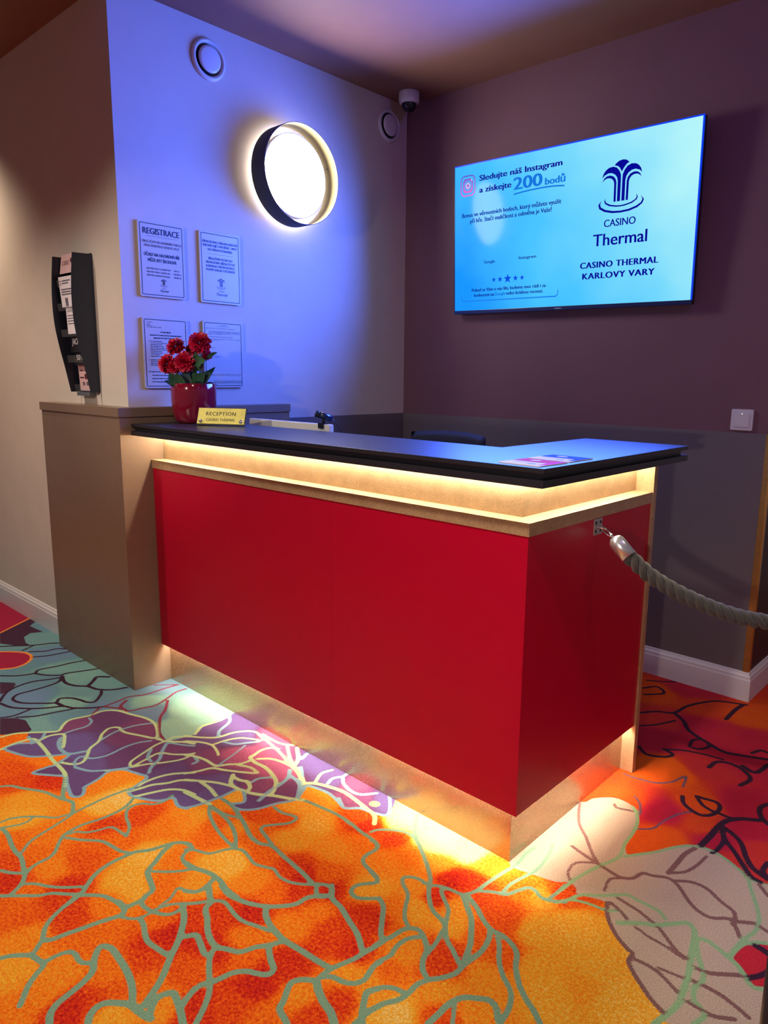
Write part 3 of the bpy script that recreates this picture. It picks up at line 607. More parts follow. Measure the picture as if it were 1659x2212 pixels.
CARPET_AREAS = {
 'red': ['-0.004,0.101 0.163,0.18 0.324,0.164 0.45,0.077 0.568,-0.083 1.6,-0.4 1.6,2.4 -1.84,2.4 -1.84,0.4 -0.1,0.2'],
 'teal': ['-3.9,-1 -1.781,-0.649 -1.722,-0.574 -1.646,-0.538 -1.539,-0.459 -1.408,-0.392 -1.252,-0.3 -1.238,-0.03 -1.074,-0.028 -1.156,0.089 -1.3,0.3 -1.9,1.5 -3.9,1.5'],
 'plum': ['-2.9,-0.265 -2.995,-0.123 -3.043,-0.052 -2.831,-0.064 -2.948,-0.077 -2.902,-0.121 -2.807,-0.114 -2.764,-0.108 -2.792,-0.159 -2.755,-0.204 -2.666,-0.229 -2.618,-0.226 -2.653,-0.271 -2.745,-0.318', '-1.917,-0.602 -1.881,-0.561 -1.832,-0.541 -1.74,-0.555 -1.726,-0.572 -1.749,-0.6 -1.781,-0.649', '-2.256,-0.486 -2.2,-0.441 -2.145,-0.483 -2.14,-0.525'],
 'crimson': ['-3.657,-0.043 -3.367,-0.043 -3.043,-0.052 -2.986,-0.127 -2.909,-0.262 -2.898,-0.298', '-2.664,-0.376 -2.594,-0.318 -2.533,-0.279 -2.462,-0.28 -2.405,-0.322 -2.387,-0.378 -2.414,-0.432 -2.435,-0.453'],
 'purple': ['-1.722,-0.574 -1.682,-0.524 -1.661,-0.491 -1.709,-0.449 -1.719,-0.405 -1.691,-0.359 -1.702,-0.308 -1.665,-0.265 -1.593,-0.244 -1.524,-0.219 -1.452,-0.215 -1.369,-0.261 -1.312,-0.266 -1.279,-0.161 -1.311,-0.1 -1.298,-0.033 -1.318,0.025 -1.273,0.119 -0.981,0.124 -0.542,0.092 -0.431,-0.024 -0.463,-0.055 -0.513,-0.068 -0.546,-0.099 -0.599,-0.086 -0.651,-0.08 -0.72,-0.097 -0.71,-0.126 -0.695,-0.159 -0.693,-0.184 -0.716,-0.229 -0.73,-0.273 -0.744,-0.299 -0.773,-0.323 -0.814,-0.326 -0.795,-0.29 -0.848,-0.257 -0.868,-0.266 -0.869,-0.32 -0.877,-0.368 -0.884,-0.402 -0.897,-0.432 -0.89,-0.428 -0.922,-0.441 -0.971,-0.428 -0.981,-0.454 -1.012,-0.484 -1.095,-0.51 -1.136,-0.428 -1.172,-0.433 -1.202,-0.442 -1.239,-0.456 -1.261,-0.497 -1.242,-0.538 -1.229,-0.59 -1.221,-0.593 -1.188,-0.616 -1.202,-0.638 -1.242,-0.632 -1.295,-0.617 -1.333,-0.605 -1.37,-0.63 -1.431,-0.669 -1.435,-0.623 -1.431,-0.598 -1.462,-0.538 -1.495,-0.575 -1.542,-0.631 -1.607,-0.66 -1.666,-0.673 -1.669,-0.63 -1.642,-0.592 -1.695,-0.584'],
 'beige': ['-0.038,0.037 -0.232,0.151 -0.146,0.404 -0.036,0.428 -0.019,0.471 0.01,0.507 0.039,0.526 0.088,0.521 0.13,0.478 0.145,0.414 0.157,0.337 0.182,0.291 0.204,0.309 0.236,0.354 0.265,0.408 0.296,0.449 0.336,0.468 0.379,0.463 0.431,0.439 0.463,0.413 0.508,0.429 0.547,0.446 0.602,0.242 0.57,0.213 0.547,0.196 0.526,0.163 0.522,0.125 0.531,0.104 0.558,0.08 0.575,0.062 0.591,0.059 0.61,0.074 0.64,0.1 0.675,-0.032 0.49,-0.156 0.468,-0.14 0.436,-0.126 0.408,-0.108 0.377,-0.085 0.354,-0.062 0.351,-0.035 0.335,-0.029 0.296,-0.007 0.257,0.03 0.23,0.077 0.163,0.054 0.148,0.069 0.123,0.078 0.095,0.055 0.041,0.04 -0.015,0.026'],
}
CARPET_TONES = {
 'O': '-1.286,-0.735,0.25 -1.409,-0.707,0.8 -1.342,-0.653,0.9 -1.226,-0.542,0.45 -1.2,-0.81,0.15 -1.075,-0.595,0.05 -1.08,-0.548,-0.05 -0.991,-0.635,0.85 -0.959,-0.543,0.8 -1.063,-0.689,0.45 -1.036,-0.783,0.5 -1.011,-0.815,0.6 -0.886,-0.751,0.75 -0.909,-0.818,0.45 -0.919,-0.686,0.65 -0.894,-0.648,0.6 -0.857,-0.524,0.5 -0.848,-0.453,0.4 -0.72,-0.703,0.12 -0.762,-0.614,0.05 -0.714,-0.589,0.5 -0.649,-0.643,0.55 -1.026,-0.89,0.8 -0.925,-0.915,0.95 -0.799,-0.834,0.95 -0.866,-0.894,0.6 -0.774,-0.859,0.85 -1.117,-0.859,0.6 -0.839,-0.956,0.65 -0.779,-0.927,0.7 -0.701,-0.956,0.4 -0.687,-0.868,0.85 -0.665,-0.777,0.5 -0.666,-0.715,0.15 -0.605,-0.876,0.6 -0.583,-0.831,0.6 -0.596,-0.689,0.55 -0.467,-0.761,0.95 -0.476,-0.735,1 -0.442,-0.804,0.8 -0.534,-0.724,0.65 -0.624,-1.022,0.25 -0.549,-0.953,0.4 -0.529,-0.998,0.45 -0.44,-0.974,1 -0.419,-0.935,0.85 -0.465,-0.874,0.55 -0.412,-0.887,0.7 -0.365,-0.923,0.2 -0.299,-0.842,0.35 -0.38,-0.837,0.6 -0.358,-0.751,0.75 -0.248,-0.813,0.95 -0.519,-1.06,0.5 -0.487,-0.653,0.85 -0.38,-0.689,1 -0.432,-0.607,0.85 -0.338,-0.616,0.5 -0.391,-0.557,1 -0.298,-0.66,0.65 -0.332,-0.677,0.95 -0.209,-0.677,1 -0.196,-0.591,0.95 -0.196,-0.746,0.8 -0.343,-0.737,0.7 -0.256,-0.802,0.95 -0.287,-0.518,0.45 -0.196,-0.468,0.85 -0.11,-0.474,0.95 -0.291,-0.441,0.5 -0.323,-0.432,0.8 -0.181,-0.366,0.9 -0.112,-0.627,0.4 -0.061,-0.639,0.85 -0.038,-0.578,0.85 -0.086,-0.515,0.3 -0.036,-0.485,0.3 0.001,-0.529,0.3 0.037,-0.559,0.1 -0.12,-0.713,0.6 -0.843,-0.433,0.25 -0.705,-0.455,0.6 -0.763,-0.397,0.65 -0.702,-0.378,0.35 -0.712,-0.308,0.75 -0.635,-0.259,0.75 -0.648,-0.371,0.6 -0.845,-0.299,0.15 -0.855,-0.352,0.4 -0.584,-0.479,0.05 -0.477,-0.48,0.4 -0.572,-0.594,0.3 -0.607,-0.501,0.1 -0.413,-0.473,0.6 -0.358,-0.422,0.9 -0.45,-0.386,0.85 -0.398,-0.381,1 -0.32,-0.38,1 -0.552,-0.402,0.65 -0.548,-0.307,0.25 -0.563,-0.207,0.1 -0.656,-0.197,0.15 -0.413,-0.25,0.35 -0.365,-0.337,0.65 -0.395,-0.177,0.5 -0.664,-0.11,0.3 -0.48,-0.104,0.75 -0.427,-0.117,0.95 -0.23,-0.301,0.2 -0.264,-0.034,-0.6 -0.207,-0.024,-0.5 -0.373,-0.039,-0.35 -0.138,-0.007,-0.5 -0.169,-0.097,0.2 -0.167,-0.007,-0.4 -0.36,-0.002,-0.45 -0.297,-0.006,-0.4 -0.111,-0.119,1 -0.066,-0.096,0.9 -0.073,-0.014,0.2 -0.337,-0.103,0.85 -0.261,-0.137,0.5 -0.279,-0.188,0.4 -0.159,-0.214,0.3 -0.105,-0.266,0.2 -0.147,-0.306,0.5 -0.164,-0.355,0.95 -0.097,-0.203,0.95 0.032,-0.332,0.85 0.053,-0.366,0.85 0.004,-0.244,0.2 -0.033,-0.198,0.3 0.048,-0.228,0.7 0.029,-0.13,0.75 0.077,-0.149,0.75 0.106,-0.224,0.7 0.143,-0.236,0.7 -0.008,-0.13,0.8 0.15,-0.133,0.15 0.107,-0.01,0.1 0.207,-0.222,0.2 0.269,-0.251,0.15 0.149,-0.321,0.35 0.093,-0.415,0.3 -0.031,-0.467,0.65 -0.038,-0.383,0.35 0.054,-0.538,-0.05 0.171,-0.414,0.35 0.143,-0.456,0.8 0.044,-0.022,0.5 0.127,0.014,0.8 0.208,-0.045,0.12 0.298,-0.12,0.15 0.378,-0.185,0.1 0.135,0.052,0.8 0.312,-0.202,0.3 -1.728,-0.628,0.6 -1.495,-0.618,0.5 -1.226,-0.522,0.4 -1.483,-0.679,0.75 -1.347,-0.647,0.95',
 'T': '-2.87,-0.078,0.3 -2.662,-0.159,0.6 -2.427,-0.226,0.05 -2.416,-0.332,0.4 -2.231,-0.264,0.75 -2.158,-0.333,0.3 -2.094,-0.236,0.8 -1.945,-0.178,0.65 -2.022,-0.457,0 -1.925,-0.287,0.6 -1.872,-0.357,0.9 -1.762,-0.513,0.7 -1.948,-0.558,0.2 -1.769,-0.213,0.4 -1.739,-0.076,0.2 -1.665,-0.143,0.9 -1.725,-0.259,0.1 -1.544,-0.183,0.1 -1.489,-0.089,1 -1.392,-0.196,1 -1.754,-0.452,0.4',
 'U': '-1.627,-0.33,0.5 -1.675,-0.416,0.75 -1.544,-0.499,0.1 -1.448,-0.372,0.65 -1.444,-0.46,0.1 -1.437,-0.289,0.7 -1.345,-0.506,0.15 -1.317,-0.438,0.5 -1.576,-0.586,0.2 -1.392,-0.621,0.4 -1.286,-0.579,0.3 -1.231,-0.334,0.6 -1.1,-0.344,0.3 -1.264,-0.108,0.2 -1.233,-0.012,0.15 -1.137,-0.063,0.1 -1.043,-0.129,0.95 -1.064,0.019,1 -0.908,-0.1,0.95 -1.072,-0.257,0.7 -0.828,-0.2,0.75 -0.757,-0.142,0.6 -0.829,-0.11,1 -0.803,-0.001,0.1 -0.695,-0.014,0.15 -0.622,0.016,0.9 -0.557,-0.073,0.8 -0.543,-0.023,0.7 -0.491,0.017,0.1 -0.768,-0.309,0.3 -0.981,-0.346,0.3 -0.927,-0.304,0.15 -0.915,-0.395,0.1 -0.734,-0.224,0.5',
 'R': '-0.21,1.37,0.9 -0.108,1.504,0.25 -0.097,1.136,0.5 -0.032,0.986,0 -0.003,1.367,0.75 0.161,1.399,0.9 0.131,1.197,0.3 0.059,1.198,0.15 0.093,0.81,1.1 0.228,1.044,0.2 0.167,0.904,0.4 0.236,1.229,0.2 0.161,0.546,0.05 0.227,0.436,1 0.246,0.682,0.9 0.29,0.562,0.8 0.338,0.751,0.1 0.395,0.628,0.1 0.449,0.567,0.5 0.415,0.46,0.5 0.34,0.527,0.1 0.561,0.132,0.3 0.08,0.543,0.9',
}


# ------------------------------------------------------------------ floor: patterned carpet
def parse(s): return np.array([[float(v) for v in p.split(',')] for p in s.split()])


def smooth_line(P, k=6):
    if len(P) < 3: return P
    Q = np.vstack([2 * P[0] - P[1], P, 2 * P[-1] - P[-2]])
    out = []
    for i in range(1, len(Q) - 2):
        a, b, c, d = Q[i - 1], Q[i], Q[i + 1], Q[i + 2]
        for j in range(k):
            t = j / k
            out.append(0.5 * ((2 * b) + (c - a) * t + (2 * a - 5 * b + 4 * c - d) * t * t + (-a + 3 * b - 3 * c + d) * t ** 3))
    out.append(P[-1])
    return np.array(out)


def build_carpet():
    step = 0.0065
    gx = np.concatenate([[-6.5, -5.6, -4.8, -4.2], np.arange(-3.62, 1.0, step), [1.2, 1.6, 2.2, 3.0]])
    gy = np.concatenate([[-4.5, -3.6, -2.8, -2.3, -2.0], np.arange(-1.78, 1.72, step), [1.85, 2.1, 2.6, 3.4]])
    nx, ny = len(gx), len(gy)
    X, Y = np.meshgrid(gx, gy, indexing='ij')
    LD = np.full((nx, ny), 0.05)
    LC = np.zeros((nx, ny, 3))
    LCOL = {'S': srgb(122, 158, 132), 'G': srgb(140, 178, 130), 'B': srgb(128, 92, 88), 'P': srgb(58, 34, 52), 'R': srgb(122, 52, 72), 'M': srgb(112, 80, 100),
            'O': srgb(236, 138, 66), 'L': srgb(184, 208, 150), 'U': srgb(128, 168, 182), 'Y': srgb(225, 222, 120)}
    LC[:] = LCOL['S'][:3]
    pur = CARPET_AREAS['purple'][0].split()
    extra = 'U 8 ' + ' '.join(pur[19:])
    # the pattern goes on towards the lounge
    repeat = []
    for ln in CARPET_LINES.strip().splitlines():
        cc, w, rest = ln.split(' ', 2)
        if cc != 'S': continue
        Q = parse(rest) + np.array([-1.55, -0.95])
        if np.all((Q[:, 1] < -0.054 - (Q[:, 0] + 3.51) * 0.344 - 0.05) & (Q[:, 0] < -0.6)): repeat.append('S %s %s' % (w, ' '.join('%.3f,%.3f' % tuple(q) for q in Q)))
    for ln in CARPET_LINES.strip().splitlines() + [extra] + repeat:
        c, w, rest = ln.split(' ', 2)
        hw = int(w) * 0.0005 * {'L': 1.45, 'U': 1.4, 'B': 1.4, 'P': 1.45, 'R': 1.35, 'O': 1.2, 'G': 1.15}.get(c, 1.12)
        P = smooth_line(parse(rest))
        m = 0.03
        for a, b in zip(P[:-1], P[1:]):
            i0, i1 = np.searchsorted(gx, (min(a[0], b[0]) - m, max(a[0], b[0]) + m))
            j0, j1 = np.searchsorted(gy, (min(a[1], b[1]) - m, max(a[1], b[1]) + m))
            if i1 <= i0 or j1 <= j0: continue
            xs, ys = X[i0:i1, j0:j1], Y[i0:i1, j0:j1]
            d = b - a
            L2 = max(d @ d, 1e-10)
            t = np.clip(((xs - a[0]) * d[0] + (ys - a[1]) * d[1]) / L2, 0, 1)
            D = np.hypot(xs - a[0] - t * d[0], ys - a[1] - t * d[1]) - hw
            old = LD[i0:i1, j0:j1]
            k = D < old
            old[k] = D[k]
            LC[i0:i1, j0:j1][k] = LCOL[c][:3]

    def sdf(polys):
        best = np.full((nx, ny), 1e3)
        for s in polys:
            P = parse(s)
            if len(P) > 18:
                P = smooth_line(np.vstack([P, P[:1]]), 3)[:-1]
            n = len(P)
            inside = np.zeros((nx, ny), bool)
            dmin = np.full((nx, ny), 1e3)
            for i in range(n):
                a, b = P[i], P[(i + 1) % n]
                d = b - a
                L2 = max(d @ d, 1e-10)
                t = np.clip(((X - a[0]) * d[0] + (Y - a[1]) * d[1]) / L2, 0, 1)
                dmin = np.minimum(dmin, np.hypot(X - a[0] - t * d[0], Y - a[1] - t * d[1]))
                if abs(d[1]) > 1e-9:
                    c = ((a[1] > Y) != (b[1] > Y)) & (X < (d[0]) * (Y - a[1]) / d[1] + a[0])
                    inside ^= c
            best = np.minimum(best, np.where(inside, -dmin, dmin))
        return np.clip(best, -0.1, 0.1)

    def tone(s):
        A = parse(s)
        num = np.zeros((nx, ny))
        den = np.zeros((nx, ny))
        for x, y, t in A:
            w = 1.0 / ((X - x) ** 2 + (Y - y) ** 2 + 0.0004) ** 3
            num += w * t
            den += w
        return num / den

    att = {'line': LD}
    for k, v in CARPET_AREAS.items(): att['a_' + k] = sdf(v)
    for k, v in CARPET_TONES.items(): att['t_' + k] = tone(v)
    me = bpy.data.meshes.new('floor')
    nv = nx * ny
    co = np.stack([X, Y, np.zeros_like(X)], -1).reshape(-1)
    idx = np.arange(nv).reshape(nx, ny)
    q = np.stack([idx[:-1, :-1], idx[1:, :-1], idx[1:, 1:], idx[:-1, 1:]], -1).reshape(-1)
    nf = len(q) // 4
    me.vertices.add(nv); me.vertices.foreach_set('co', co.astype(np.float32))
    me.loops.add(len(q)); me.loops.foreach_set('vertex_index', q.astype(np.int32))
    me.polygons.add(nf); me.polygons.foreach_set('loop_start', (np.arange(nf) * 4).astype(np.int32))
    me.update(calc_edges=True)
    for k, v in att.items():
        a = me.attributes.new(k, 'FLOAT', 'POINT')
        a.data.foreach_set('value', v.reshape(-1).astype(np.float32))
    a = me.attributes.new('line_col', 'FLOAT_COLOR', 'POINT')
    a.data.foreach_set('color', np.concatenate([LC, np.ones((nx, ny, 1))], -1).reshape(-1).astype(np.float32))
    # material
    m = bpy.data.materials.new('patterned carpet')
    m.use_nodes = True
    nt = m.node_tree
    N, LK = nt.nodes, nt.links
    b = N['Principled BSDF']
    b.inputs['Roughness'].default_value = 0.95
    b.inputs['Specular IOR Level'].default_value = 0.1
    tc = N.new('ShaderNodeTexCoord')

    def noise(sc, det=2, rough=0.5):
        n = N.new('ShaderNodeTexNoise')
        n.inputs['Scale'].default_value = sc
        n.inputs['Detail'].default_value = det
        n.inputs['Roughness'].default_value = rough
        LK.new(tc.outputs['Object'], n.inputs['Vector'])
        return n.outputs['Fac']

    def math_(op, a, bb, c=None):
        n = N.new('ShaderNodeMath'); n.operation = op
        for i, v in enumerate((a, bb, c)):
            if v is None: continue
            if isinstance(v, (int, float)): n.inputs[i].default_value = v
            else: LK.new(v, n.inputs[i])
        return n.outputs[0]

    def attr(k):
        n = N.new('ShaderNodeAttribute'); n.attribute_name = k
        return n

    fine = noise(330, 2, 0.6)
    mid = noise(130, 3, 0.6)
    blot = noise(14, 3, 0.6)
    jag = math_('MULTIPLY_ADD', fine, 0.007, -0.0035)

    def mask(d, soft=0.0009):
        mr = N.new('ShaderNodeMapRange'); mr.clamp = True
        mr.inputs['From Min'].default_value = soft
        mr.inputs['From Max'].default_value = -soft
        LK.new(math_('ADD', d, jag), mr.inputs['Value'])
        return mr.outputs['Result']

    def ramp(t, cols, amp):
        f = math_('ADD', math_('MULTIPLY_ADD', mid, amp, -amp / 2), t)
        f = math_('ADD', math_('MULTIPLY_ADD', blot, 0.16, -0.08), f)
        f = math_('MULTIPLY_ADD', f, 1 / 1.7, 0.5 / 1.7)     # -0.5..1.2 -> 0..1
        cr = N.new('ShaderNodeValToRGB')
        el = cr.color_ramp.elements
        while len(el) < len(cols): el.new(0.5)
        for e, (p, c) in zip(el, cols):
            e.position = (p + 0.5) / 1.7
            e.color = c
        LK.new(f, cr.inputs['Fac'])
        return cr.outputs['Color']

    def mix(f, a, bb, mode='MIX'):
        n = N.new('ShaderNodeMix'); n.data_type = 'RGBA'; n.blend_type = mode
        if isinstance(f, (int, float)): n.inputs['Factor'].default_value = f
        else: LK.new(f, n.inputs['Factor'])
        for k, v in (('A', a), ('B', bb)):
            if isinstance(v, tuple): n.inputs[k].default_value = v
            else: LK.new(v, n.inputs[k])
        return n.outputs['Result']

    col = ramp(math_('ADD', attr('t_O').outputs['Fac'], -0.10), [(-0.5, srgb(240, 222, 150)), (0.0, srgb(232, 168, 44)), (0.45, srgb(234, 112, 18)), (0.8, srgb(210, 52, 18)), (1.05, srgb(168, 14, 26))], 1.25)
    rcol = ramp(attr('t_R').outputs['Fac'], [(-0.2, srgb(150, 26, 48)), (0.2, srgb(188, 34, 60)), (0.7, srgb(206, 60, 34)), (1.0, srgb(228, 92, 22))], 0.5)
    tcol = ramp(attr('t_T').outputs['Fac'], [(-0.1, srgb(106, 130, 162)), (0.45, srgb(100, 138, 148)), (0.75, srgb(116, 158, 152)), (1.05, srgb(140, 184, 162))], 0.4)
    ucol = ramp(attr('t_U').outputs['Fac'], [(0.0, srgb(104, 88, 142)), (0.45, srgb(98, 64, 106)), (0.75, srgb(122, 68, 104)), (1.05, srgb(176, 92, 126))], 0.5)
    col = mix(mask(attr('a_red').outputs['Fac']), col, rcol)
    col = mix(mask(attr('a_teal').outputs['Fac']), col, tcol)
    col = mix(mask(attr('a_plum').outputs['Fac']), col, srgb(70, 42, 62))
    col = mix(mask(attr('a_crimson').outputs['Fac']), col, srgb(160, 36, 66))
    col = mix(mask(attr('a_purple').outputs['Fac']), col, ucol)
    col = mix(mask(attr('a_beige').outputs['Fac']), col, srgb(186, 166, 146))
    lc = attr('line_col')
    col = mix(mask(attr('line').outputs['Fac']), col, lc.outputs['Color'])
    pile = N.new('ShaderNodeMapRange')
    pile.inputs['From Min'].default_value = 0.3
    pile.inputs['From Max'].default_value = 0.7
    pile.inputs['To Min'].default_value = 0.72
    pile.inputs['To Max'].default_value = 1.22
    LK.new(fine, pile.inputs['Value'])
    col = mix(1.0, col, pile.outputs['Result'], 'MULTIPLY')
    LK.new(col, b.inputs['Base Color'])
    bp = N.new('ShaderNodeBump')
    bp.inputs['Strength'].default_value = 0.55
    bp.inputs['Distance'].default_value = 0.003
    LK.new(fine, bp.inputs['Height'])
    LK.new(bp.outputs['Normal'], b.inputs['Normal'])
    me.materials.append(m)
    o = bpy.data.objects.new('floor', me)
    COL.objects.link(o)
    o['kind'] = 'structure'
    return o


build_carpet()

# ------------------------------------------------------------------ the room
XW, YB, YL, ZC = -1.840, 1.561, -0.061, 2.686
XE, ZW = 0.093, 1.094

bm = NB(); add_box(bm, -6.0, XW, YL, YL + 0.12, 0, ZC); struct('wall_left', bm, M_beige)
bm = NB(); add_box(bm, XW - 0.12, XW, YL + 0.12, YB + 0.12, 0, ZC); struct('wall_back', bm, M_beige)
bm = NB(); add_box(bm, XW, XE, YB, YB + 0.12, 0, ZC); struct('wall_right', bm, M_plum)
bm = NB(); add_box(bm, XE - 0.12, XE, YB + 0.12, 3.4, 0, ZC); struct('wall_return', bm, M_wains_dark)
bm = NB(); add_box(bm, -6.0, 3.0, -4.5, 3.4, ZC, ZC + 0.1); struct('ceiling', bm, M_ceil)


def skirting(name, p, q, n):
    """moulded white skirting from p to q; n = outward direction"""
    n = Vector((n[0], n[1], 0))
    prof = [(0, 0), (0.016, 0), (0.016, 0.088), (0.013, 0.096), (0.013, 0.103), (0.007, 0.112), (0.005, 0.119), (0, 0.121)]
    bm = NB()
    A = [bm.verts.new(Vector((p[0], p[1], z)) + n * d + Vector((p[2], p[3], 0)) * d) for d, z in prof]
    B = [bm.verts.new(Vector((q[0], q[1], z)) + n * d + Vector((q[2], q[3], 0)) * d) for d, z in prof]
    k = len(prof)
    for i in range(k): bm.faces.new((A[i], A[(i + 1) % k], B[(i + 1) % k], B[i]))
    bm.faces.new(A[::-1]); bm.faces.new(B)
    bmesh.ops.recalc_face_normals(bm, faces=bm.faces)
    struct(name, bm, M_white)


skirting('baseboard_left', (-6.0, YL, 0, 0), (-2.519, YL, 0, 0), (0, -1))
skirting('baseboard_right', (XW, YB - 0.004, 0, 0), (XE + 0.004, YB - 0.004, 1, 0), (0, -1))
skirting('baseboard_return', (XE + 0.004, YB - 0.004, 0, -1), (XE + 0.004, 3.4, 0, 0), (1, 0))
# grey half-height panelling and its gold edge
bm = NB(); add_box(bm, XW + 0.004, XE - 0.019, YB - 0.004, YB, 0.10, ZW, 0.001); struct('trim_1', bm, M_wains)
bm = NB(); add_box(bm, XW, XW + 0.004, 0.7075, YB - 0.004, 0.10, ZW, 0.001); struct('trim_2', bm, M_wains)
bm = NB(); add_box(bm, XE - 0.019, XE + 0.004, YB - 0.006, YB, 0.10, ZW, 0.001); add_box(bm, XE, XE + 0.006, YB, YB + 0.018, 0.10, ZW, 0.001); struct('trim_3', bm, M_trim)
bm = NB(); add_box(bm, XE, XE + 0.004, YB + 0.018, 3.4, 0.10, ZW); struct('trim_4', bm, M_wains_dark)

# ------------------------------------------------------------------ reception desk
L = 1.785
desk = thing('reception_desk', (-0.9, 0.1, 0), 'L-shaped red reception desk with bronze ledge, glowing light strips and black counter', 'desk')
ZB_, ZT, ZL = 0.1695, 0.919, 0.953
bm = NB(); add_box(bm, -0.7095, 0.0, 0, 0.018, ZB_, ZT, 0.0008); obj('front_panel', bm, M_red, desk)
bm = NB(); add_box(bm, -L + 0.001, -0.7100, 0, 0.018, ZB_, ZT, 0.0008); obj('front_panel', bm, M_red, desk)
bm = NB(); add_box(bm, -0.018, 0.0, 0.0182, 0.3495, ZB_, ZT, 0.0008); obj('side_panel', bm, M_red, desk)
bm = NB(); add_box(bm, -0.018, 0.0, 0.3500, 0.6975, ZB_, ZT, 0.0008); obj('side_panel', bm, M_red, desk)
bm = NB()
add_prism(bm, [(-L + 0.001, 0.038), (-0.038, 0.038), (-0.038, 0.6975), (-0.056, 0.6975), (-0.056, 0.056), (-L + 0.001, 0.056)], 'z', 0.0005, ZT - 0.002, bev=0.0006)
obj('plinth', bm, M_plinth, desk)
bm = NB()
add_prism(bm, [(-L + 0.001, 0.052), (-0.052, 0.052), (-0.052, 0.6975), (-0.070, 0.6975), (-0.070, 0.070), (-L + 0.001, 0.070)], 'z', ZL, 1.0545, bev=0.0006)
obj('recessed_band', bm, M_gold, desk)
bm = NB()
add_prism(bm, [(-L + 0.001, -0.004), (0.004, -0.004), (0.004, 0.6975), (-0.24, 0.6975), (-0.24, 0.22), (-L + 0.001, 0.22)], 'z', ZT, ZL, bev=0.001)
obj('ledge', bm, M_gold, desk)
bm = NB(); add_box(bm, -0.262, 0.006, 0.698, 0.722, 0.0005, 1.0548, 0.001); obj('end_panel', bm, M_gold, desk)
bm = NB(); add_box(bm, -L + 0.002, -0.075, 0.075, 0.20, 0.001, ZT - 0.001); add_box(bm, -0.24, -0.075, 0.20, 0.69, 0.001, ZT - 0.001); obj('inner_carcass', bm, M_brown, desk)
bm = NB(); add_box(bm, -L + 0.002, -0.30, 0.20, 0.80, 0.725, 0.75, 0.002); obj('inner_worktop', bm, M_wains, desk)


def ell(ins, zz0, zz1, bev):
    i = ins
    bm = NB()
    add_prism(bm, [(-L + 0.002, -0.085 + i), (0.085 - i, -0.085 + i), (0.085 - i, 0.746 - i * .7), (-0.264 + i, 0.746 - i * .7), (-0.264 + i, 0.258 - i), (-L + 0.002, 0.258 - i)], 'z', zz0, zz1, bev=bev)
    return bm


top = obj('countertop', ell(0, 1.0885, 1.100, 0.0012), M_black, desk)
bm = ell(0.018, 1.0725, 1.0885, 0); obj('counter_core', bm, M_black, top)
bm = ell(0.0, 1.055, 1.0725, 0.0012); obj('counter_underboard', bm, M_black, top)
# light strips: real strips on the underside of the counter and behind the lower edge of the red boards
bm = NB(); add_box(bm, -L + 0.01, -0.034, 0.034, 0.044, 1.0515, 1.0548); add_box(bm, -0.044, -0.034, 0.044, 0.690, 1.0515, 1.0548)
obj('upper_light_strip', bm, M_led, desk)
bm = NB(); add_box(bm, -L + 0.01, -0.022, 0.0225, 0.0345, 0.187, 0.190); add_box(bm, -0.0345, -0.0225, 0.0345, 0.690, 0.187, 0.190)
obj('lower_light_strip', bm, M_led2, desk)

# half-height panel box wrapping the wall corner
clad = thing('corner_cabinet', (-2.15, -0.1, 0), 'tall narrow brown laminate cabinet wrapping the wall corner left of the red desk', 'cabinet')
add = [(-2.518, -0.130), (-L, -0.130), (-L, 0.706), (XW + 0.0005, 0.706), (XW + 0.0005, YL - 0.0005), (-2.518, YL - 0.0005)]
bm = NB(); add_prism(bm, add, 'z', 0.0005, 1.1262, bev=0.001); obj('body', bm, M_brown, clad)
add = [(-2.524, -0.136), (-L + 0.006, -0.136), (-L + 0.006, 0.708), (XW + 0.0005, 0.708), (XW + 0.0005, YL - 0.0005), (-2.524, YL - 0.0005)]
bm = NB(); add_prism(bm, add, 'z', 1.1264, 1.1622, bev=0.001); obj('top_slab', bm, M_brown, clad)

# rope anchor on the desk's side
anc = thing('rope_anchor', (0.0005, 0.351, 0.895), 'small steel plate with four dark screws and an eye on the red desk side', 'bracket')
bm = NB(); add_box(bm, 0.0002, 0.0035, 0.328, 0.374, 0.871, 0.917, 0.0008); obj('plate', bm, M_steel, anc)
for yy in (0.338, 0.364):
    for zz in (0.882, 0.906):
        bm = NB(); add_lathe(bm, [(0.0048, 0.0033), (0.0044, 0.0046), (0.002, 0.0052), (0, 0.0052)], 16, frame((0, yy, zz), (0, 1, 0), (0, 0, 1))); obj('screw', bm, M_dark, anc)
bm = NB()
add_tube(bm, [(0.003, 0.343, 0.893), (0.013, 0.343, 0.893), (0.022, 0.346, 0.892), (0.025, 0.351, 0.892), (0.022, 0.356, 0.892), (0.013, 0.359, 0.893), (0.003, 0.359, 0.893)], 0.0028, 10)
obj('eye', bm, M_chrome, anc)

# barrier rope
rp = [(0.046, 0.3525, 0.872), (0.056, 0.3525, 0.866), (0.090, 0.352, 0.832), (0.141, 0.386, 0.778), (0.193, 0.423, 0.739), (0.244, 0.461, 0.709), (0.293, 0.500, 0.684), (0.342, 0.540, 0.666), (0.390, 0.581, 0.655), (0.45, 0.630, 0.648), (0.55, 0.710, 0.652), (0.70, 0.830, 0.685), (0.88, 0.98, 0.76)]
path = smooth_line(np.array(rp[2:]), 40)
seg = np.linalg.norm(np.diff(path, axis=0), axis=1)
cum = np.concatenate([[0], np.cumsum(seg)])
ss = np.arange(0, cum[-1], 0.0035)
pp = np.stack([np.interp(ss, cum, path[:, k]) for k in range(3)], -1)
rope = thing('barrier_rope', (0.046, 0.3525, 0.872), 'thick grey twisted barrier rope sagging from the side of the red desk', 'rope')
M_rope = mat('grey rope fibre', (0.048, 0.044, 0.041, 1), 0.9, noise=0.35, nscale=260, bump=0.9, bscale=700, sheen=0.3)
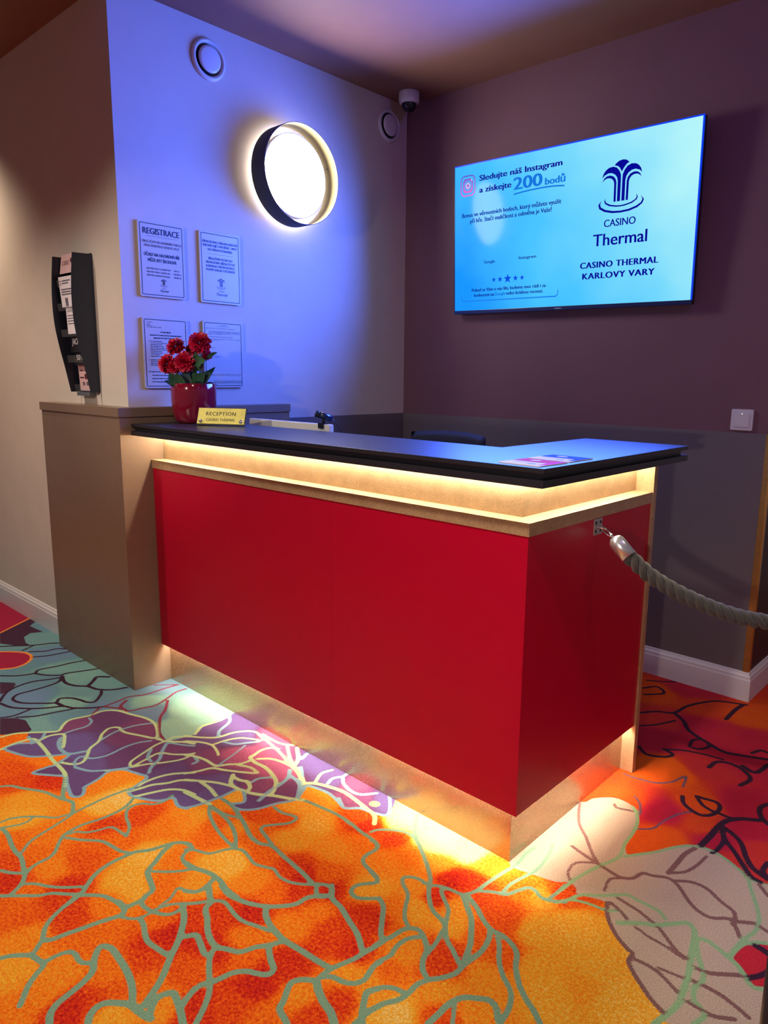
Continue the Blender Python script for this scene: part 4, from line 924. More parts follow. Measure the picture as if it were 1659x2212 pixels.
for st in range(3):
    ph = st * 2 * math.pi / 3
    c = []
    for i in range(len(pp)):
        t = pp[min(i + 1, len(pp) - 1)] - pp[max(i - 1, 0)]
        t /= np.linalg.norm(t)
        a = np.cross(t, (0, 0, 1)); a /= np.linalg.norm(a)
        bb = np.cross(a, t)
        an = ph - 2 * math.pi * ss[i] / 0.088
        c.append(pp[i] + 0.0130 * (a * math.cos(an) + bb * math.sin(an)))
    bm = NB(); add_tube(bm, c, 0.0096, 12); obj('strand', bm, M_rope, rope, smooth=True)
a, b_ = Vector(rp[2]), Vector((0.050, 0.3525, 0.869))
dz = (a - b_)
q = dz.to_track_quat('Z', 'Y').to_matrix().to_4x4()
q.translation = b_
ln = dz.length + 0.012
bm = NB(); add_lathe(bm, [(0, -0.002), (0.010, -0.001), (0.0175, 0.004), (0.0215, 0.011), (0.0225, 0.018), (0.0225, ln), (0.019, ln), (0.019, 0.02)], 40, q); obj('end_sleeve', bm, mat('satin chrome', (0.82, 0.84, 0.90, 1), 0.27, 0.85), rope)
bm = NB()
P0, P1 = Vector((0.018, 0.351, 0.890)), b_
u = (P1 - P0)
lp = []
side = Vector((0, 1, 0.25)).normalized()
for k in range(17):
    tt = k / 16 * 2 * math.pi
    lp.append(P0 + u * (0.37 - 0.42 * math.cos(tt)) + side * 0.0075 * math.sin(tt))
add_tube(bm, lp, 0.0030, 10)
add_tube(bm, [P0 + u * 0.74, P1], 0.0042, 12)
add_tube(bm, [P0 + u * 0.70, P0 + u * 0.84], 0.0062, 12)
obj('snap_hook', bm, M_chrome, rope)

# ------------------------------------------------------------------ television
TC = Vector((-0.8420, 1.4890, 1.9486))
aY, aX, aZ = 0.0112553, 0.0540745, -0.0007711
ca, sa, cb, sb = math.cos(aX), math.sin(aX), math.cos(aY), math.sin(aY)
Rt = Matrix.Rotation(aZ, 3, 'Z') @ Matrix.Rotation(aX, 3, 'X') @ Matrix.Rotation(aY, 3, 'Y')
tux, tuz, tn = Rt @ Vector((1, 0, 0)), Rt @ Vector((0, 0, 1)), Rt @ Vector((0, -1, 0))
TV = frame(TC, tux, tuz)      # x right, y up, z towards the room
K = 0.985
tw, th = 1.225 * K / 2, 0.705 * K / 2
tv = thing('television', TC, 'large flat television glowing cyan blue on the dark plum wall', 'television')


def screen_mat():
    m = bpy.data.materials.new('lit screen picture')
    m.use_nodes = True
    nt = m.node_tree
    N, LK = nt.nodes, nt.links
    b = N['Principled BSDF']
    b.inputs['Base Color'].default_value = (0.004, 0.006, 0.012, 1)
    b.inputs['Roughness'].default_value = 0.10
    b.inputs['Specular IOR Level'].default_value = 0.06
    tc = N.new('ShaderNodeTexCoord')
    sp = N.new('ShaderNodeSeparateXYZ')
    LK.new(tc.outputs['Object'], sp.inputs[0])
    nz = N.new('ShaderNodeTexNoise'); nz.inputs['Scale'].default_value = 3.2; nz.inputs['Detail'].default_value = 2
    LK.new(tc.outputs['Object'], nz.inputs['Vector'])
    def mth(op, a, bb, c=None):
        n = N.new('ShaderNodeMath'); n.operation = op
        for i, v in enumerate((a, bb, c)):
            if v is None: continue
            if isinstance(v, (int, float)): n.inputs[i].default_value = v
            else: LK.new(v, n.inputs[i])
        return n.outputs[0]
    # picture: azure lower left, pale mint to the right
    f = mth('MULTIPLY_ADD', sp.outputs['X'], 0.62, 0.45)
    f = mth('ADD', f, mth('MULTIPLY', sp.outputs['Z'], 0.42))
    f = mth('ADD', f, mth('MULTIPLY_ADD', nz.outputs['Fac'], 0.36, -0.18))
    cr = N.new('ShaderNodeValToRGB')
    el = cr.color_ramp.elements
    el[0].position = 0.0; el[0].color = srgb(20, 150, 255)
    el[1].position = 1.0; el[1].color = srgb(190, 250, 250)
    e = el.new(0.35); e.color = srgb(70, 195, 255)
    e = el.new(0.62); e.color = srgb(120, 218, 252)
    LK.new(f, cr.inputs['Fac'])
    LK.new(cr.outputs['Color'], b.inputs['Emission Color'])
    b.inputs['Emission Strength'].default_value = 1.0
    return m


def emis(name, col, s=1.0):
    return mat(name, (0.0, 0.0, 0.0, 1), 0.5, spec=0.03, emit=col, estr=s)


M_navy = emis('lit navy print', srgb(2, 6, 150), 1)
M_azure = emis('lit azure print', srgb(10, 115, 222), 1)
M_starb = emis('lit star blue', srgb(0, 78, 225), 1)
M_bezel = mat('dark navy bezel', (0.010, 0.020, 0.10, 1), 0.3)
M_rim = mat('painted screen halation', (0.0, 0.02, 0.3, 1), 0.3, emit=(0.0, 0.06, 1.0, 1), estr=0.75)  # lens halation painted as a dim blue glow on two frame edges

bm = NB(); add_box(bm, -tw, tw, -th, th, -0.030, -0.002, 0.002, 0, TV); obj('housing', bm, M_dark, tv)
bm = NB(); add_box(bm, -0.2, 0.2, -0.16, 0.14, -0.052, -0.030, 0.0, 0, TV); obj('wall_bracket', bm, M_dark, tv)
bm = NB(); add_box(bm, -tw, tw, -th, -th + 0.017, -0.006, 0.0006, 0.0015, 0, TV); add_box(bm, -tw, -tw + 0.005, -th + 0.017, th, -0.006, 0.0006, 0.001, 0, TV); obj('bezel', bm, M_bezel, tv)
bm = NB(); add_box(bm, -tw + 0.005, tw, th - 0.006, th, -0.010, 0.0006, 0.001, 0, TV); add_box(bm, tw - 0.005, tw, -th + 0.017, th - 0.006, -0.010, 0.0006, 0.001, 0, TV); obj('halation_rim', bm, M_rim, tv)
bm = NB(); add_box(bm, -tw + 0.005, tw - 0.005, -th + 0.017, th - 0.006, -0.004, -0.0002, 0, 0, TV)
scr = obj('screen', bm, screen_mat(), tv)
bm = NB(); add_flat(bm, [(-0.020, -th + 0.006), (0.014, -th + 0.006), (0.014, -th + 0.0095), (-0.020, -th + 0.0095)], 0.0010, 0, TV); obj('maker_mark', bm, mat('pale grey print', (0.5, 0.5, 0.55, 1), 0.5), tv)


def T(bm, s, x, y, w, h, bold=0.0, align='L', **kw):
    add_text(bm, s, x * K, y * K, w * K, h * K, TV, 0.0006, bold, align, **kw)


for args in (
    ('Sledujte náš Instagram', -0.456, 0.266, 0.452, 0.027, 0.05), ('a získejte', -0.456, 0.213, 0.183, 0.027, 0.05),
    ('Bonus ve věrnostních bodech, který můžete využít', -0.561, 0.109, 0.558, 0.020, 0.03), ('při hře. Stačí maličkost a odměna je Vaše!', -0.511, 0.080, 0.460, 0.020, 0.03),
    ('Google', -0.424, -0.116, 0.064, 0.014, 0.03), ('Instagram', -0.222, -0.112, 0.095, 0.014, 0.03),
    ('Pokud se Vám u nás líbí, budeme moc rádi i za', -0.498, -0.246, 0.427, 0.016, 0.035), ('hodnocení na', -0.484, -0.271, 0.120, 0.016, 0.035), ('nebo krátkou recenzi.', -0.290, -0.270, 0.205, 0.016, 0.035),
    ('CASINO', 0.211, -0.016, 0.143, 0.031, 0.02), ('Thermal', 0.163, -0.091, 0.245, 0.052, 0.02),
    ('CASINO THERMAL', 0.105, -0.180, 0.357, 0.027, 0.05, 1.10), ('KARLOVY VARY', 0.118, -0.226, 0.331, 0.027, 0.05, 1.10)):
    bm = NB()
    T(bm, *args[:6], space=args[6] if len(args) > 6 else 1.0)
    obj('navy_text_line', bm, M_navy, scr)
for args in (('200', -0.257, 0.198, 0.151, 0.056, 0.045), ('bodů', -0.088, 0.197, 0.101, 0.031, 0.045), ('Google', -0.360, -0.2705, 0.064, 0.016, 0.035)):
    bm = NB()
    T(bm, *args)
    obj('azure_text_line', bm, M_azure, scr)
bm = NB()
ul = [(-0.257, 0.179), (-0.20, 0.184), (-0.125, 0.187), (-0.05, 0.186), (0.011, 0.180)]
P = smooth_line(np.array(ul) * K, 6)
t_ = [(p[0], p[1] + 0.0030) for p in P] + [(p[0], p[1] - 0.0030) for p in P[::-1]]
add_flat(bm, t_, 0.0006, 0, TV)
obj('azure_underline', bm, M_azure, scr)
for k, (cx, r) in enumerate([(-0.365, 0.013), (-0.328, 0.015), (-0.284, 0.023), (-0.239, 0.015), (-0.202, 0.013)]):
    bm = NB()
    pts = []
    for i in range(10):
        rr = r if i % 2 == 0 else r * 0.42
        an = math.pi / 2 + i * math.pi / 5
        pts.append(((cx + rr * math.cos(an)) * K, (-0.196 + rr * math.sin(an)) * K))
    c = (cx * K, -0.196 * K)
    vs = [bm.verts.new(TV @ Vector((p[0], p[1], 0.0006))) for p in pts]
    c0 = bm.verts.new(TV @ Vector((c[0], c[1], 0.0006)))
    for i in range(10): bm.faces.new((vs[i], vs[(i + 1) % 10], c0))
    obj('star', bm, M_starb, scr)
# pale round-cornered card edge under the review text
bm = NB()
card = [(-0.566, -0.262), (-0.566, -0.280), (-0.556, -0.293), (-0.30, -0.2935), (-0.015, -0.2935), (-0.004, -0.282), (-0.004, -0.262), (-0.008, -0.262), (-0.008, -0.279), (-0.017, -0.2875), (-0.30, -0.2880), (-0.553, -0.2875), (-0.562, -0.278), (-0.562, -0.262)]
add_flat(bm, [(x * K, y * K) for x, y in card], 0.0003, 0, TV); obj('card_edge', bm, emis('lit card shade', srgb(30, 130, 240)), scr)

EMB = {
 'drop': [(0.248, 0.2245), (0.255, 0.233), (0.269, 0.2405), (0.285, 0.243), (0.301, 0.2395), (0.314, 0.229), (0.303, 0.2235), (0.292, 0.212), (0.2815, 0.196), (0.272, 0.213), (0.262, 0.221)],
 'leaf': [(0.193, 0.181), (0.199, 0.199), (0.209, 0.211), (0.222, 0.219), (0.242, 0.2215), (0.259, 0.215), (0.271, 0.202), (0.2785, 0.186), (0.2795, 0.165), (0.2795, 0.0815), (0.2655, 0.0815), (0.2655, 0.160), (0.262, 0.176), (0.253, 0.188), (0.238, 0.1965), (0.222, 0.198), (0.205, 0.192)],
 'frond': [(0.193, 0.163), (0.202, 0.179), (0.214, 0.187), (0.229, 0.1885), (0.245, 0.183), (0.2555, 0.171), (0.2595, 0.157), (0.2600, 0.0815), (0.2500, 0.0815), (0.2495, 0.154), (0.246, 0.165), (0.238, 0.174), (0.226, 0.1785), (0.213, 0.178), (0.202, 0.172)],
}
RING1 = [(0.215, 0.101), (0.207, 0.090), (0.211, 0.078), (0.230, 0.067), (0.262, 0.0605), (0.282, 0.0595), (0.302, 0.0605), (0.334, 0.067), (0.354, 0.078), (0.359, 0.089), (0.350, 0.102), (0.3535, 0.089), (0.347, 0.080), (0.328, 0.0715), (0.300, 0.066), (0.282, 0.065), (0.264, 0.066), (0.236, 0.0720), (0.218, 0.081), (0.2115, 0.090)]
RING2 = [(0.194, 0.093), (0.180, 0.077), (0.185, 0.060), (0.210, 0.046), (0.246, 0.0370), (0.283, 0.0350), (0.322, 0.0375), (0.358, 0.047), (0.380, 0.061), (0.386, 0.076), (0.372, 0.093), (0.379, 0.077), (0.373, 0.065), (0.352, 0.054), (0.320, 0.0455), (0.283, 0.0430), (0.248, 0.0455), (0.214, 0.0540), (0.193, 0.066), (0.1885, 0.078)]


def emblem(bm, cx, cy, sc, M, hh):
    """the fountain emblem, 0.206 wide and 0.208 high at scale 1"""
    ox, oy = 0.2825, 0.139
    def put(pts, flip=False):
        out = []
        for x, y in pts:
            dx = (x - ox) * (-1 if flip else 1)
            out.append((cx + dx * sc, cy + (y - oy) * sc))
        add_flat(bm, out[::-1] if flip else out, hh, 0, M)
    put(EMB['drop'])
    for nme in ('leaf', 'frond'):
        put(EMB[nme]); put(EMB[nme], True)
    put(RING1); put(RING2)


bm = NB(); emblem(bm, 0.2825 * K, 0.139 * K, K, TV, 0.0006); obj('fountain_emblem', bm, M_navy, scr)


def icon_mat():
    m = bpy.data.materials.new('lit icon gradient')
    m.use_nodes = True
    nt = m.node_tree
    b = nt.nodes['Principled BSDF']
    b.inputs['Base Color'].default_value = (0, 0, 0, 1)
    tc = nt.nodes.new('ShaderNodeTexCoord')
    sp = nt.nodes.new('ShaderNodeSeparateXYZ')
    nt.links.new(tc.outputs['Generated'], sp.inputs[0])
    cr = nt.nodes.new('ShaderNodeValToRGB')
    cr.color_ramp.elements[0].color = srgb(225, 70, 200)
    cr.color_ramp.elements[1].color = srgb(40, 50, 190)
    nt.links.new(sp.outputs['Z'], cr.inputs['Fac'])
    nt.links.new(cr.outputs['Color'], b.inputs['Emission Color'])
    b.inputs['Emission Strength'].default_value = 1
    return m


bm = NB()
x0, x1, y0, y1 = -0.572 * K, -0.481 * K, 0.206 * K, 0.302 * K
w_, h_ = x1 - x0, y1 - y0
def rr_(i, r): return rrect(x0 + i, x1 - i, y0 + i, y1 - i, r, 8)
add_loop(bm, rr_(0, 0.026), rr_(0.006, 0.021), 0.0006, 0, TV)
add_loop(bm, rr_(0.015, 0.019), rr_(0.0155, 0.0185), 0.0006, 0, TV)
cx, cy = (x0 + x1) / 2, (y0 + y1) / 2
o_, i_ = rr_(0.0150, 0.0185), disc(cx, cy, 0.0235, 36)
add_loop(bm, sorted(o_, key=lambda p: math.atan2(p[1] - cy, p[0] - cx)), [(cx + 0.0235 * math.cos(math.atan2(p[1] - cy, p[0] - cx)), cy + 0.0235 * math.sin(math.atan2(p[1] - cy, p[0] - cx))) for p in sorted(o_, key=lambda p: math.atan2(p[1] - cy, p[0] - cx))], 0.0006, 0, TV)
add_loop(bm, disc(cx, cy, 0.0165, 36), disc(cx, cy, 0.0001, 36), 0.0006, 0, TV)
obj('app_icon', bm, icon_mat(), scr)
bm = NB()
add_loop(bm, disc(cx, cy, 0.0130, 30), disc(cx, cy, 0.0075, 30), 0.0009, 0, TV)
add_flat(bm, disc(cx + 0.022, cy + 0.024, 0.004, 16), 0.0009, 0, TV)
obj('icon_ring', bm, emis('lit pale icon line', srgb(190, 215, 255)), scr)
# the light the screen throws into the room
tl = lamp('television_light', 'AREA', TC + tn * 0.006, TC + tn * 1.0, 92, (0.055, 0.14, 1.0), shape='RECTANGLE', size=1.18, size_y=0.66, spread=2.4)

# ------------------------------------------------------------------ round wall lamp
wl = thing('wall_lamp', (XW, 0.751, 2.172), 'round drum wall lamp with dark shade and white glowing disc', 'lamp')
LM = frame((XW, 0.751, 2.172), (0, 1, 0), (0, 0, 1))
M_shade_out = mat('dark blue-grey shade fabric', (0.035, 0.045, 0.065, 1), 0.8, noise=0.15, nscale=400)
M_shade_in = mat('cream shade lining', (0.155, 0.125, 0.050, 1), 0.6, noise=0.05, nscale=200)
M_disc = mat('glowing lamp diffuser', (0.9, 0.9, 0.9, 1), 0.4, emit=(1.0, 0.93, 0.82, 1), estr=36)
M_back = mat('glowing lamp back rim', (0.9, 0.9, 0.9, 1), 0.4, emit=(1.0, 0.92, 0.78, 1), estr=8)
bm = NB(); add_lathe(bm, [(0.2085, 0.026), (0.2110, 0.026), (0.2110, 0.120), (0.2085, 0.120)], 96, LM, close=True)
for f in bm.faces:
    c = f.calc_center_median()
    r = math.hypot(c.y - 0.751, c.z - 2.172)
    f.material_index = 1 if r < 0.2092 else 0
obj('drum_shade', bm, [M_shade_out, M_shade_in], wl, smooth=True)
bm = NB(); add_lathe(bm, [(0, 0.0005), (0.115, 0.0005), (0.120, 0.010), (0.120, 0.024), (0, 0.024)], 48, LM); obj('wall_base', bm, M_whitep, wl)
bm = NB(); add_lathe(bm, [(0.120, 0.012), (0.170, 0.014), (0.1735, 0.022), (0.120, 0.024)], 64, LM); obj('back_light', bm, M_back, wl)
bm = NB(); add_lathe(bm, [(0.176, 0.026), (0.1775, 0.026), (0.1775, 0.070), (0.1735, 0.072), (0.1735, 0.068), (0.176, 0.060)], 64, LM, close=True); obj('diffuser_ring', bm, M_whitep, wl)
bm = NB(); add_lathe(bm, [(0.1735, 0.064), (0.170, 0.068), (0.10, 0.072), (0, 0.073)], 64, LM); obj('diffuser', bm, M_disc, wl)
for a in (-100, 20, 140):
    bm = NB(); an = math.radians(a)
    add_tube(bm, [LM @ Vector((0.177 * math.cos(an), 0.177 * math.sin(an), 0.062)), LM @ Vector((0.2088 * math.cos(an), 0.2088 * math.sin(an), 0.062))], 0.0016, 8); obj('shade_stay', bm, M_steel, wl)

# ------------------------------------------------------------------ air vents
for (yy, zz, lab) in ((0.359, 2.548, 'round white air valve high on the wall above the signs, left of the lamp'), (1.422, 2.557, 'round white air valve near the dome camera and the wall corner')):
    v = thing('air_valve', (XW, yy, zz), lab, 'vent', 'round air valves on the wall')
    VM = frame((XW, yy, zz), (0, 1, 0), (0, 0, 1))
    bm = NB(); add_lathe(bm, [(0.079, 0.0006), (0.079, 0.004), (0.076, 0.010), (0.070, 0.0135), (0.064, 0.012), (0.060, 0.005), (0.058, 0.0008)], 64, VM, close=True); obj('outer_ring', bm, M_whitep, v)
    bm = NB(); add_lathe(bm, [(0.058, 0.0008), (0, 0.0008)], 48, VM); obj('throat', bm, M_dark, v)
    bm = NB(); add_lathe(bm, [(0.012, 0.001), (0.012, 0.009), (0.048, 0.010), (0.0515, 0.0125), (0.0505, 0.016), (0.040, 0.0185), (0, 0.0195)], 64, VM); obj('centre_disc', bm, M_whitep, v)

# ------------------------------------------------------------------ dome camera under the ceiling
dc = thing('dome_camera', (-1.706, 1.428, ZC), 'white dome security camera under the ceiling in the room corner', 'camera')
DM = Matrix.Translation((-1.706, 1.428, ZC)) @ Matrix.Rotation(math.pi, 4, 'X')
bm = NB(); add_lathe(bm, [(0, 0.0003), (0.050, 0.0003), (0.052, 0.003), (0.052, 0.040), (0.048, 0.050), (0.040, 0.054), (0.036, 0.054), (0, 0.053)], 48, DM); obj('housing', bm, M_whitep, dc)
bm = NB(); add_lathe(bm, [(0.0375, 0.0542), (0.0375, 0.060), (0.034, 0.072), (0.026, 0.083), (0.014, 0.089), (0, 0.091)], 48, DM); obj('tinted_dome', bm, mat('dark tinted dome', (0.008, 0.008, 0.014, 1), 0.08), dc)

# ------------------------------------------------------------------ light switch
sw = thing('light_switch', (-0.0225, YB, 1.1455), 'square white light switch on the plum wall just above the grey panelling', 'switch')
SM = frame((-0.0225, YB, 1.1455), (1, 0, 0), (0, 0, 1))
bm = NB(); add_prism(bm, rrect(-0.041, 0.041, -0.041, 0.041, 0.004), 'z', 0.0003, 0.009, 0, SM, bev=0.0012); obj('frame', bm, M_whitep, sw)
bm = NB(); add_prism(bm, rrect(-0.0275, 0.0275, -0.0275, 0.0275, 0.001), 'z', 0.0088, 0.0125, 0, SM, bev=0.0008); obj('rocker', bm, M_whitep, sw)
bm = NB(); add_lathe(bm, [(0.0016, 0.0125), (0.0016, 0.0130), (0, 0.0131)], 16, SM @ Matrix.Translation((0.001, 0.0235, 0))); obj('pilot_light', bm, emis('pilot glow', (1, 1, 1, 1), 2.0), sw)

# ------------------------------------------------------------------ the four wall signs
M_plaque = mat('brushed silver plaque', (0.19, 0.185, 0.18, 1), 0.28, 0.35, noise=0.04, nscale=30)
M_acr = mat('plaque edge', (0.55, 0.52, 0.48, 1), 0.3)


def plaque(y0, y1, z0, z1, label):
    s = thing('wall_sign', (XW, (y0 + y1) / 2, z0), label, 'sign', 'silver notices on the wall')
    F = frame((XW, y0, z1), (0, 1, 0), (0, 0, 1))
    w, h = y1 - y0, z1 - z0
    bm = NB(); add_prism(bm, rrect(0, w, -h, 0, 0.008), 'z', 0.004, 0.0105, 0, F, bev=0.0008)
    for f in bm.faces: f.material_index = 0 if f.normal.x > 0.9 else 1
    for (a, b) in ((0.02, -0.02), (w - 0.02, -0.02), (0.02, -h + 0.02), (w - 0.02, -h + 0.02)):
        add_lathe(bm, [(0.006, 0.0003), (0.006, 0.0042), (0, 0.0042)], 12, F @ Matrix.Translation((a, b, 0)), 1)
    obj('plate', bm, [M_plaque, M_acr], s)
    bm = NB()
    add_loop(bm, rrect(0.007, w - 0.007, -h + 0.007, -0.007, 0.005), rrect(0.0098, w - 0.0098, -h + 0.0098, -0.0098, 0.003), 0.0109, 0, F)
    obj('border_line', bm, M_ink, s)
    return s, F, w, h


CUR = [None, None]


def txt(bm, F, s, xc, y, w, h, bold=0.0, align='C'):
    t = NB()
    add_text(t, s, xc, -y, w, h, F, 0.0109, bold, align)
    obj('text_line', t, CUR[1], CUR[0])


def rule(F, x0, x1, y, h):
    t = NB()
    bar(t, F, x0, x1, y, h)
    obj('rule_line', t, CUR[1], CUR[0])


def bar(bm, F, x0, x1, y, h=0.0012): add_flat(bm, [(x0, -y), (x1, -y), (x1, -y - h), (x0, -y - h)], 0.0109, 0, F)


s1, F, w, h = plaque(0.010, 0.209, 1.595, 1.881, 'silver notice headed REGISTRACE in large letters, upper left of four')
CUR[:] = [s1, M_ink]
txt(bm, F, 'REGISTRACE', w / 2, 0.047, 0.158, 0.024, 0.04)
rule(F, 0.033, w - 0.030, 0.0545, 0.0011)
txt(bm, F, 'ZÁKAZ ÚČASTI NA HAZARDNÍCH HRÁCH', w / 2, 0.080, 0.172, 0.0095, 0.015)
txt(bm, F, 'ZÁKAZ REGISTRACE OSOB DO 18 LET', w / 2, 0.095, 0.156, 0.0095, 0.015)
txt(bm, F, 'ÚČAST NA HAZARDNÍ HŘE', w / 2, 0.130, 0.155, 0.0125, 0.05)
txt(bm, F, 'MŮŽE BÝT ŠKODLIVÁ', w / 2, 0.151, 0.124, 0.0125, 0.05)
for k, (a, b) in enumerate((('NEJVYŠŠÍ SÁZKA DO JEDNÉ HRY', '1.000 Kč'), ('NEJVYŠŠÍ VÝHRA Z JEDNÉ HRY', '500.000 Kč'), ('NEJVYŠŠÍ HODINOVÁ PROHRA', '400.000 Kč'))):
    txt(bm, F, a, 0.030, 0.180 + 0.013 * k, 0.105 - 0.002 * k, 0.0062, 0.02, 'L')
    txt(bm, F, b, 0.147, 0.180 + 0.013 * k, 0.026 + (0.009 if k else 0), 0.0062, 0.02, 'L')
bm = NB()
emblem(bm, w / 2 + 0.002, -0.229, 0.148, F, 0.0109)
obj('fountain_emblem', bm, M_ink, s1)
txt(bm, F, 'CASINO', w / 2 + 0.002, 0.2535, 0.020, 0.0042)
txt(bm, F, 'Thermal', w / 2 + 0.003, 0.2635, 0.036, 0.0078, 0.04)

s2, F, w, h = plaque(0.2815, 0.4815, 1.593, 1.882, 'silver notice with blue sheen and small emblem, upper right of four')
M_ink2 = mat('blue grey print', (0.010, 0.020, 0.08, 1), 0.4)
CUR[:] = [s2, M_ink2]
for s, y, ww in (('PŘI REGISTRACI OBSLUHA NASTAVÍ', 0.045, 0.170), ('SEBEOMEZUJÍCÍ OPATŘENÍ - LIMITY', 0.060, 0.170), ('DLE VAŠEHO POŽADAVKU.', 0.076, 0.122), ('PŘI KAŽDÉM VSTUPU DO', 0.112, 0.118), ('PROVOZOVNY, PŘEDLOŽTE KE', 0.127, 0.142), ('KONTROLE VAŠÍ REGISTRACE,', 0.142, 0.142), ('PLATNÝ DOKLAD TOTOŽNOSTI', 0.157, 0.142)):
    txt(bm, F, s, w / 2, y, ww, 0.0098, 0.05)
rule(F, 0.036, w - 0.036, 0.088, 0.0009)
bm = NB()
emblem(bm, w / 2, -0.207, 0.215, F, 0.0109)
obj('fountain_emblem', bm, M_ink2, s2)
txt(bm, F, 'CASINO', w / 2, 0.241, 0.028, 0.0058)
txt(bm, F, 'Thermal', w / 2 + 0.001, 0.2565, 0.054, 0.0115, 0.03)

s3, F, w, h = plaque(0.010, 0.2095, 1.236, 1.5155, 'silver notice of small numbered list text, lower left of four')
CUR[:] = [s3, M_ink]
rnd = random.Random(3)


def words(bm, F, x0, x1, y, hh=0.0034):
    bm = NB()
    x = x0
    while x < x1 - 0.002:
        ww = min(rnd.uniform(0.005, 0.015), x1 - x)
        bar(bm, F, x, x + ww, y, hh * rnd.uniform(0.75, 1.1))
        x += ww + 0.0016
    obj('small_print_line', bm, CUR[1], CUR[0])


for y, a, b in ((0.018, 0.018, 0.043), (0.026, 0.018, 0.033), (0.031, 0.018, 0.038), (0.037, 0.018, 0.085)): words(bm, F, a, b, y, 0.0022)
for y, a, b, hh in ((0.054, 0.076, 0.122, 0.0050), (0.067, 0.030, 0.172, 0.0046), (0.078, 0.046, 0.160, 0.0046)): words(bm, F, a, b, y, hh)
for k, b in enumerate((0.082, 0.104, 0.085, 0.092, 0.098, 0.116, 0.080, 0.082, 0.072, 0.120)): words(bm, F, 0.028 if k == 0 else 0.031, b, 0.092 + 0.0066 * k, 0.0026)
rule(F, 0.022, 0.0245, 0.092, 0.003)
rule(F, 0.022, 0.0245, 0.165, 0.003)
for k, b in enumerate((0.080, 0.100, 0.095, 0.105)): words(bm, F, 0.028, b, 0.165 + 0.0072 * k, 0.0028)
for y, a, b in ((0.212, 0.017, 0.150), (0.226, 0.032, 0.160), (0.239, 0.030, 0.165), (0.252, 0.028, 0.170)): words(bm, F, a, b, y, 0.0038)

s4, F, w, h = plaque(0.2845, 0.4835, 1.238, 1.519, 'silver notice with widely spaced small print behind the flowers, lower right of four')
CUR[:] = [s4, M_ink]
for y, a, b in ((0.016, 0.086, 0.118), (0.0205, 0.070, 0.130), (0.030, 0.014, 0.160)): words(bm, F, a, b, y, 0.0016)
for k in range(4): words(bm, F, 0.026, 0.186 - (0.09 if k == 3 else 0), 0.042 + 0.0042 * k, 0.0016)
words(bm, F, 0.03, 0.150, 0.065, 0.0020)
for k in range(2): words(bm, F, 0.02, 0.188 - 0.11 * k, 0.075 + 0.0042 * k, 0.0016)
words(bm, F, 0.014, 0.058, 0.112, 0.0018); words(bm, F, 0.014, 0.078, 0.150, 0.0018)
for k in range(2): words(bm, F, 0.02, 0.186, 0.224 + 0.0045 * k, 0.0016)
for k in range(3): words(bm, F, 0.045, 0.190, 0.252 + 0.0045 * k, 0.0018)

# ------------------------------------------------------------------ leaflet rack on the left wall
rk = thing('brochure_rack', (-2.165, YL, 1.213), 'black wall brochure rack with wavy side plates above the brown cabinet', 'rack')
prof = [(-0.142, 1.764), (-0.151, 1.672), (-0.155, 1.583), (-0.1515, 1.490), (-0.1375, 1.398), (-0.120, 1.312), (-0.102, 1.213)]
PR = smooth_line(np.array(prof), 6)
M_rack = mat('black powder coat', (0.015, 0.022, 0.042, 1), 0.45, noise=0.08, nscale=300)
M_edge = mat('dark grey rack edge', (0.10, 0.11, 0.12, 1), 0.4)
for x0 in (-2.076, -2.262):
    bm = NB(); add_prism(bm, [(p[0], p[1]) for p in PR] + [(YL - 0.001, 1.213), (YL - 0.001, 1.766)], 'x', x0, x0 + 0.004, bev=0.0004)
    for f in bm.faces: f.material_index = 1 if (f.normal.y < -0.6 and abs(f.normal.x) < 0.5) else 0
    obj('side_plate', bm, [M_rack, M_edge], rk)
bm = NB(); add_box(bm, -2.258, -2.076, YL - 0.005, YL - 0.001, 1.213, 1.770); obj('back_plate', bm, M_rack, rk)
pockets = [(1.640, 0.105), (1.545, 0.105), (1.440, 0.105), (1.335, 0.105), (1.215, 0.10)]


def front_y(z): return float(np.interp(z, PR[::-1, 1], PR[::-1, 0]))


M_clear = bpy.data.materials.new('clear plastic')
M_clear.use_nodes = True
_n = M_clear.node_tree
_p = _n.nodes['Principled BSDF']
_p.inputs['Roughness'].default_value = 0.08
_t = _n.nodes.new('ShaderNodeBsdfTransparent')
_m = _n.nodes.new('ShaderNodeMixShader')
_m.inputs[0].default_value = 0.03
_n.links.new(_t.outputs[0], _m.inputs[1]); _n.links.new(_p.outputs[0], _m.inputs[2])
_n.links.new(_m.outputs[0], _n.nodes['Material Output'].inputs[0])
for zz, hh in pockets:
    bm = NB()
    yf = front_y(zz + 0.02) + 0.022
    add_prism(bm, [(YL - 0.006, zz), (yf, zz), (yf - 0.004, zz + 0.030), (yf - 0.0025, zz + 0.030), (yf + 0.0015, zz + 0.0015), (YL - 0.006, zz + 0.0015)], 'x', -2.2575, -2.0765)
    obj('pocket', bm, M_clear, rk)
bm = NB()
add_box(bm, -2.23, -2.11, YL - 0.03, YL - 0.001, 1.1975, 1.2128, 0.001)
obj('foot_tray', bm, M_edge, rk)

M_pinkp = mat('pale pink paper', (0.66, 0.42, 0.42, 1), 0.6)
M_whitepp = mat('white paper', (0.70, 0.64, 0.68, 1), 0.75, spec=0.15)
M_blackp = mat('black glossy paper', (0.012, 0.010, 0.012, 1), 0.35)
M_maroon = mat('maroon print', (0.12, 0.015, 0.025, 1), 0.5)
M_greyp = mat('grey print', (0.12, 0.10, 0.13, 1), 0.5)


